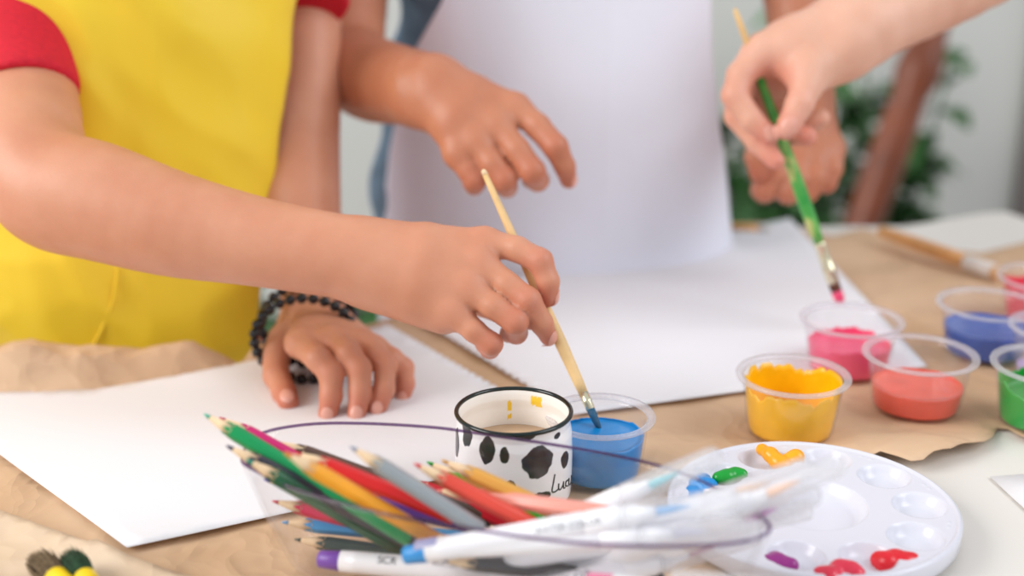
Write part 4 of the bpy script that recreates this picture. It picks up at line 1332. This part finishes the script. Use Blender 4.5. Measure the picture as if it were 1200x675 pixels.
# ------------------------------------------------------------------ background
def leafblade(base_, d, L, w, bend, rr_):
    """one leaf: curved blade with midrib fold"""
    d = nrm(d); s = nrm(np.cross(d, [0, 0, 1.0]) + 1e-6); upn = np.cross(s, d)
    V = []; Fc = []; n = 7
    for i in range(n):
        t = i / (n - 1); c = base_ + d * L * t + np.array([0, 0, -1]) * bend * L * t * t
        ww = w * math.sin(PI * min(1, t * .93 + .05)) ** .8
        V += [c - s * ww + upn * ww * .25, c, c + s * ww + upn * ww * .25]
    for i in range(n - 1):
        a = i * 3
        Fc += [(a, a + 1, a + 4, a + 3), (a + 1, a + 2, a + 5, a + 4)]
    return V, Fc
def plant(x, y, h, spread, nl, m_, label, seed, potr=.12, poth=.24, ll=.12, lw_=.028):
    rr_ = random.Random(seed)
    root = empty('potted_plant', (x, y, 0), label, 'plant', 'leafy plants behind the table')
    v, f = revolve((x, y, 0), [(.0001, 0), (potr * .72, 0), (potr * .76, .01), (potr, poth - .02), (potr * 1.06, poth - .02), (potr * 1.06, poth), (potr * .94, poth), (potr * .9, poth - .03), (.0001, poth - .03)], 40)
    mesh('pot', v, f, M['pot'], root)
    v, f = revolve((x, y, 0), [(.0001, poth - .022), (potr * .9, poth - .024)], 30)
    mesh('soil', v, f, M['soil'], root)
    stems = []; leaves = []
    for k in range(9):
        a = rr_.uniform(0, 2 * PI); q = spread * math.sqrt(rr_.uniform(.05, 1)); hh = h * rr_.uniform(.6, 1)
        p0 = np.array([x + .2 * q * math.cos(a), y + .2 * q * math.sin(a), poth - .03])
        p3 = np.array([x + q * math.cos(a), y + q * math.sin(a), hh])
        pts = [p0, p0 * .6 + p3 * .4 + np.array([0, 0, .06]), p3]
        cr_ = crom(pts, False, 6); stems.append(tube(cr_, .004, 6))
        for i in range(nl // 9):
            t = rr_.uniform(.3, 1); b0 = cr_[int(t * (len(cr_) - 1))]
            aa = rr_.uniform(0, 2 * PI)
            leaves.append(leafblade(b0, (math.cos(aa), math.sin(aa), rr_.uniform(-.1, .9)), ll * rr_.uniform(.6, 1.2), lw_ * rr_.uniform(.7, 1.2), rr_.uniform(.2, .6), rr_))
    v, f = merge(*stems); mesh('stems', v, f, M['leaf'], root)
    v, f = merge(*leaves); o = mesh('foliage', v, f, m_, root)
plant(.52, 2.25, .70, .24, 200, M['leaf'], 'leafy green plant behind the two hands at right', 11)
plant(.62, 2.55, .92, .10, 60, M['leaf_light'], 'brighter green plant with upright leaves beside the wooden stand', 5, potr=.09)
plant(.74, 2.45, .78, .10, 150, M['leaf'], 'dark leafy plant right of the wooden stand', 23, ll=.09)
plant(-.36, 1.75, .56, .22, 170, M['leaf'], 'low green plant seen between the yellow apron and the resting arm', 31)

# wooden stand leaning behind the table
stand = empty('wooden_stand', (.6, 2.0, 0), 'reddish brown turned wooden stand leaning behind the table at right', 'stand')
dS = 1.95
a = P(1127, -60, dS); b = P(1010, 270, dS)
dirv = nrm(b - a); foot = a + dirv * ((0.02 - a[2]) / dirv[2])
Lm = float(np.linalg.norm(foot - a))
def px2m(v): return v * dS / F
prof = [(0, .014), (.02, px2m(17)), (.12, px2m(17)), (.155, px2m(21)), (.18, px2m(26)), (.205, px2m(27)), (.225, px2m(23)), (.24, px2m(20)), (.28, px2m(22)), (.34, px2m(23)), (.45, px2m(20)), (.60, px2m(19)), (Lm - .02, px2m(18)), (Lm, px2m(16))]
v, f = lathe_axis(a, foot, prof, 32)
mesh('front_post', v, f, M['dark_wood'], stand)
top = a + dirv * .12
v, f = lathe_axis(top, np.array([top[0] - .10, top[1] + .45, .0]), [(0, .02), (.1, .022), (np.linalg.norm(top - np.array([top[0] - .10, top[1] + .45, 0])) - .01, .018)], 24)
mesh('rear_post', v, f, M['dark_wood'], stand)
v, f = lathe_axis(a + dirv * (Lm * .82), a + dirv * (Lm * .82) + np.array([.2, .3, 0]), [(0, .015), (.14, .018), (.26, .015)], 20)
mesh('cross_bar', v, f, M['dark_wood'], stand)

# ------------------------------------------------------------------ light
w = bpy.data.worlds.new('world'); sc.world = w; w.use_nodes = True
bg = w.node_tree.nodes['Background']
bg.inputs['Color'].default_value = (.93, .96, 1.0, 1)
bg.inputs['Strength'].default_value = .62
def area(name, loc, target, size, power, col=(1, 1, 1)):
    l = bpy.data.lights.new(name, 'AREA'); l.shape = 'RECTANGLE'; l.size = size[0]; l.size_y = size[1]
    l.energy = power; l.color = col
    o = bpy.data.objects.new(name, l); COL.objects.link(o)
    o.location = loc
    o.rotation_euler = (Vector(target) - Vector(loc)).to_track_quat('-Z', 'Y').to_euler()
    return o
area('window_light', (-2.5, -.1, 2.35), (-.1, .8, .8), (1.7, 1.6), 78, (1, .98, .95))
area('right_fill_light', (1.9, .2, 2.3), (.1, 1.1, .9), (1.3, 1.4), 27, (.95, .97, 1))  # added fill lamp, no window there; brightens white apron and adult hand

sc.view_settings.view_transform = 'Standard'
sc.view_settings.look = 'None'
sc.view_settings.gamma = 1
sc.view_settings.use_curve_mapping = False
sc.view_settings.exposure = 0.06
sc.cycles.transparent_max_bounces = 24
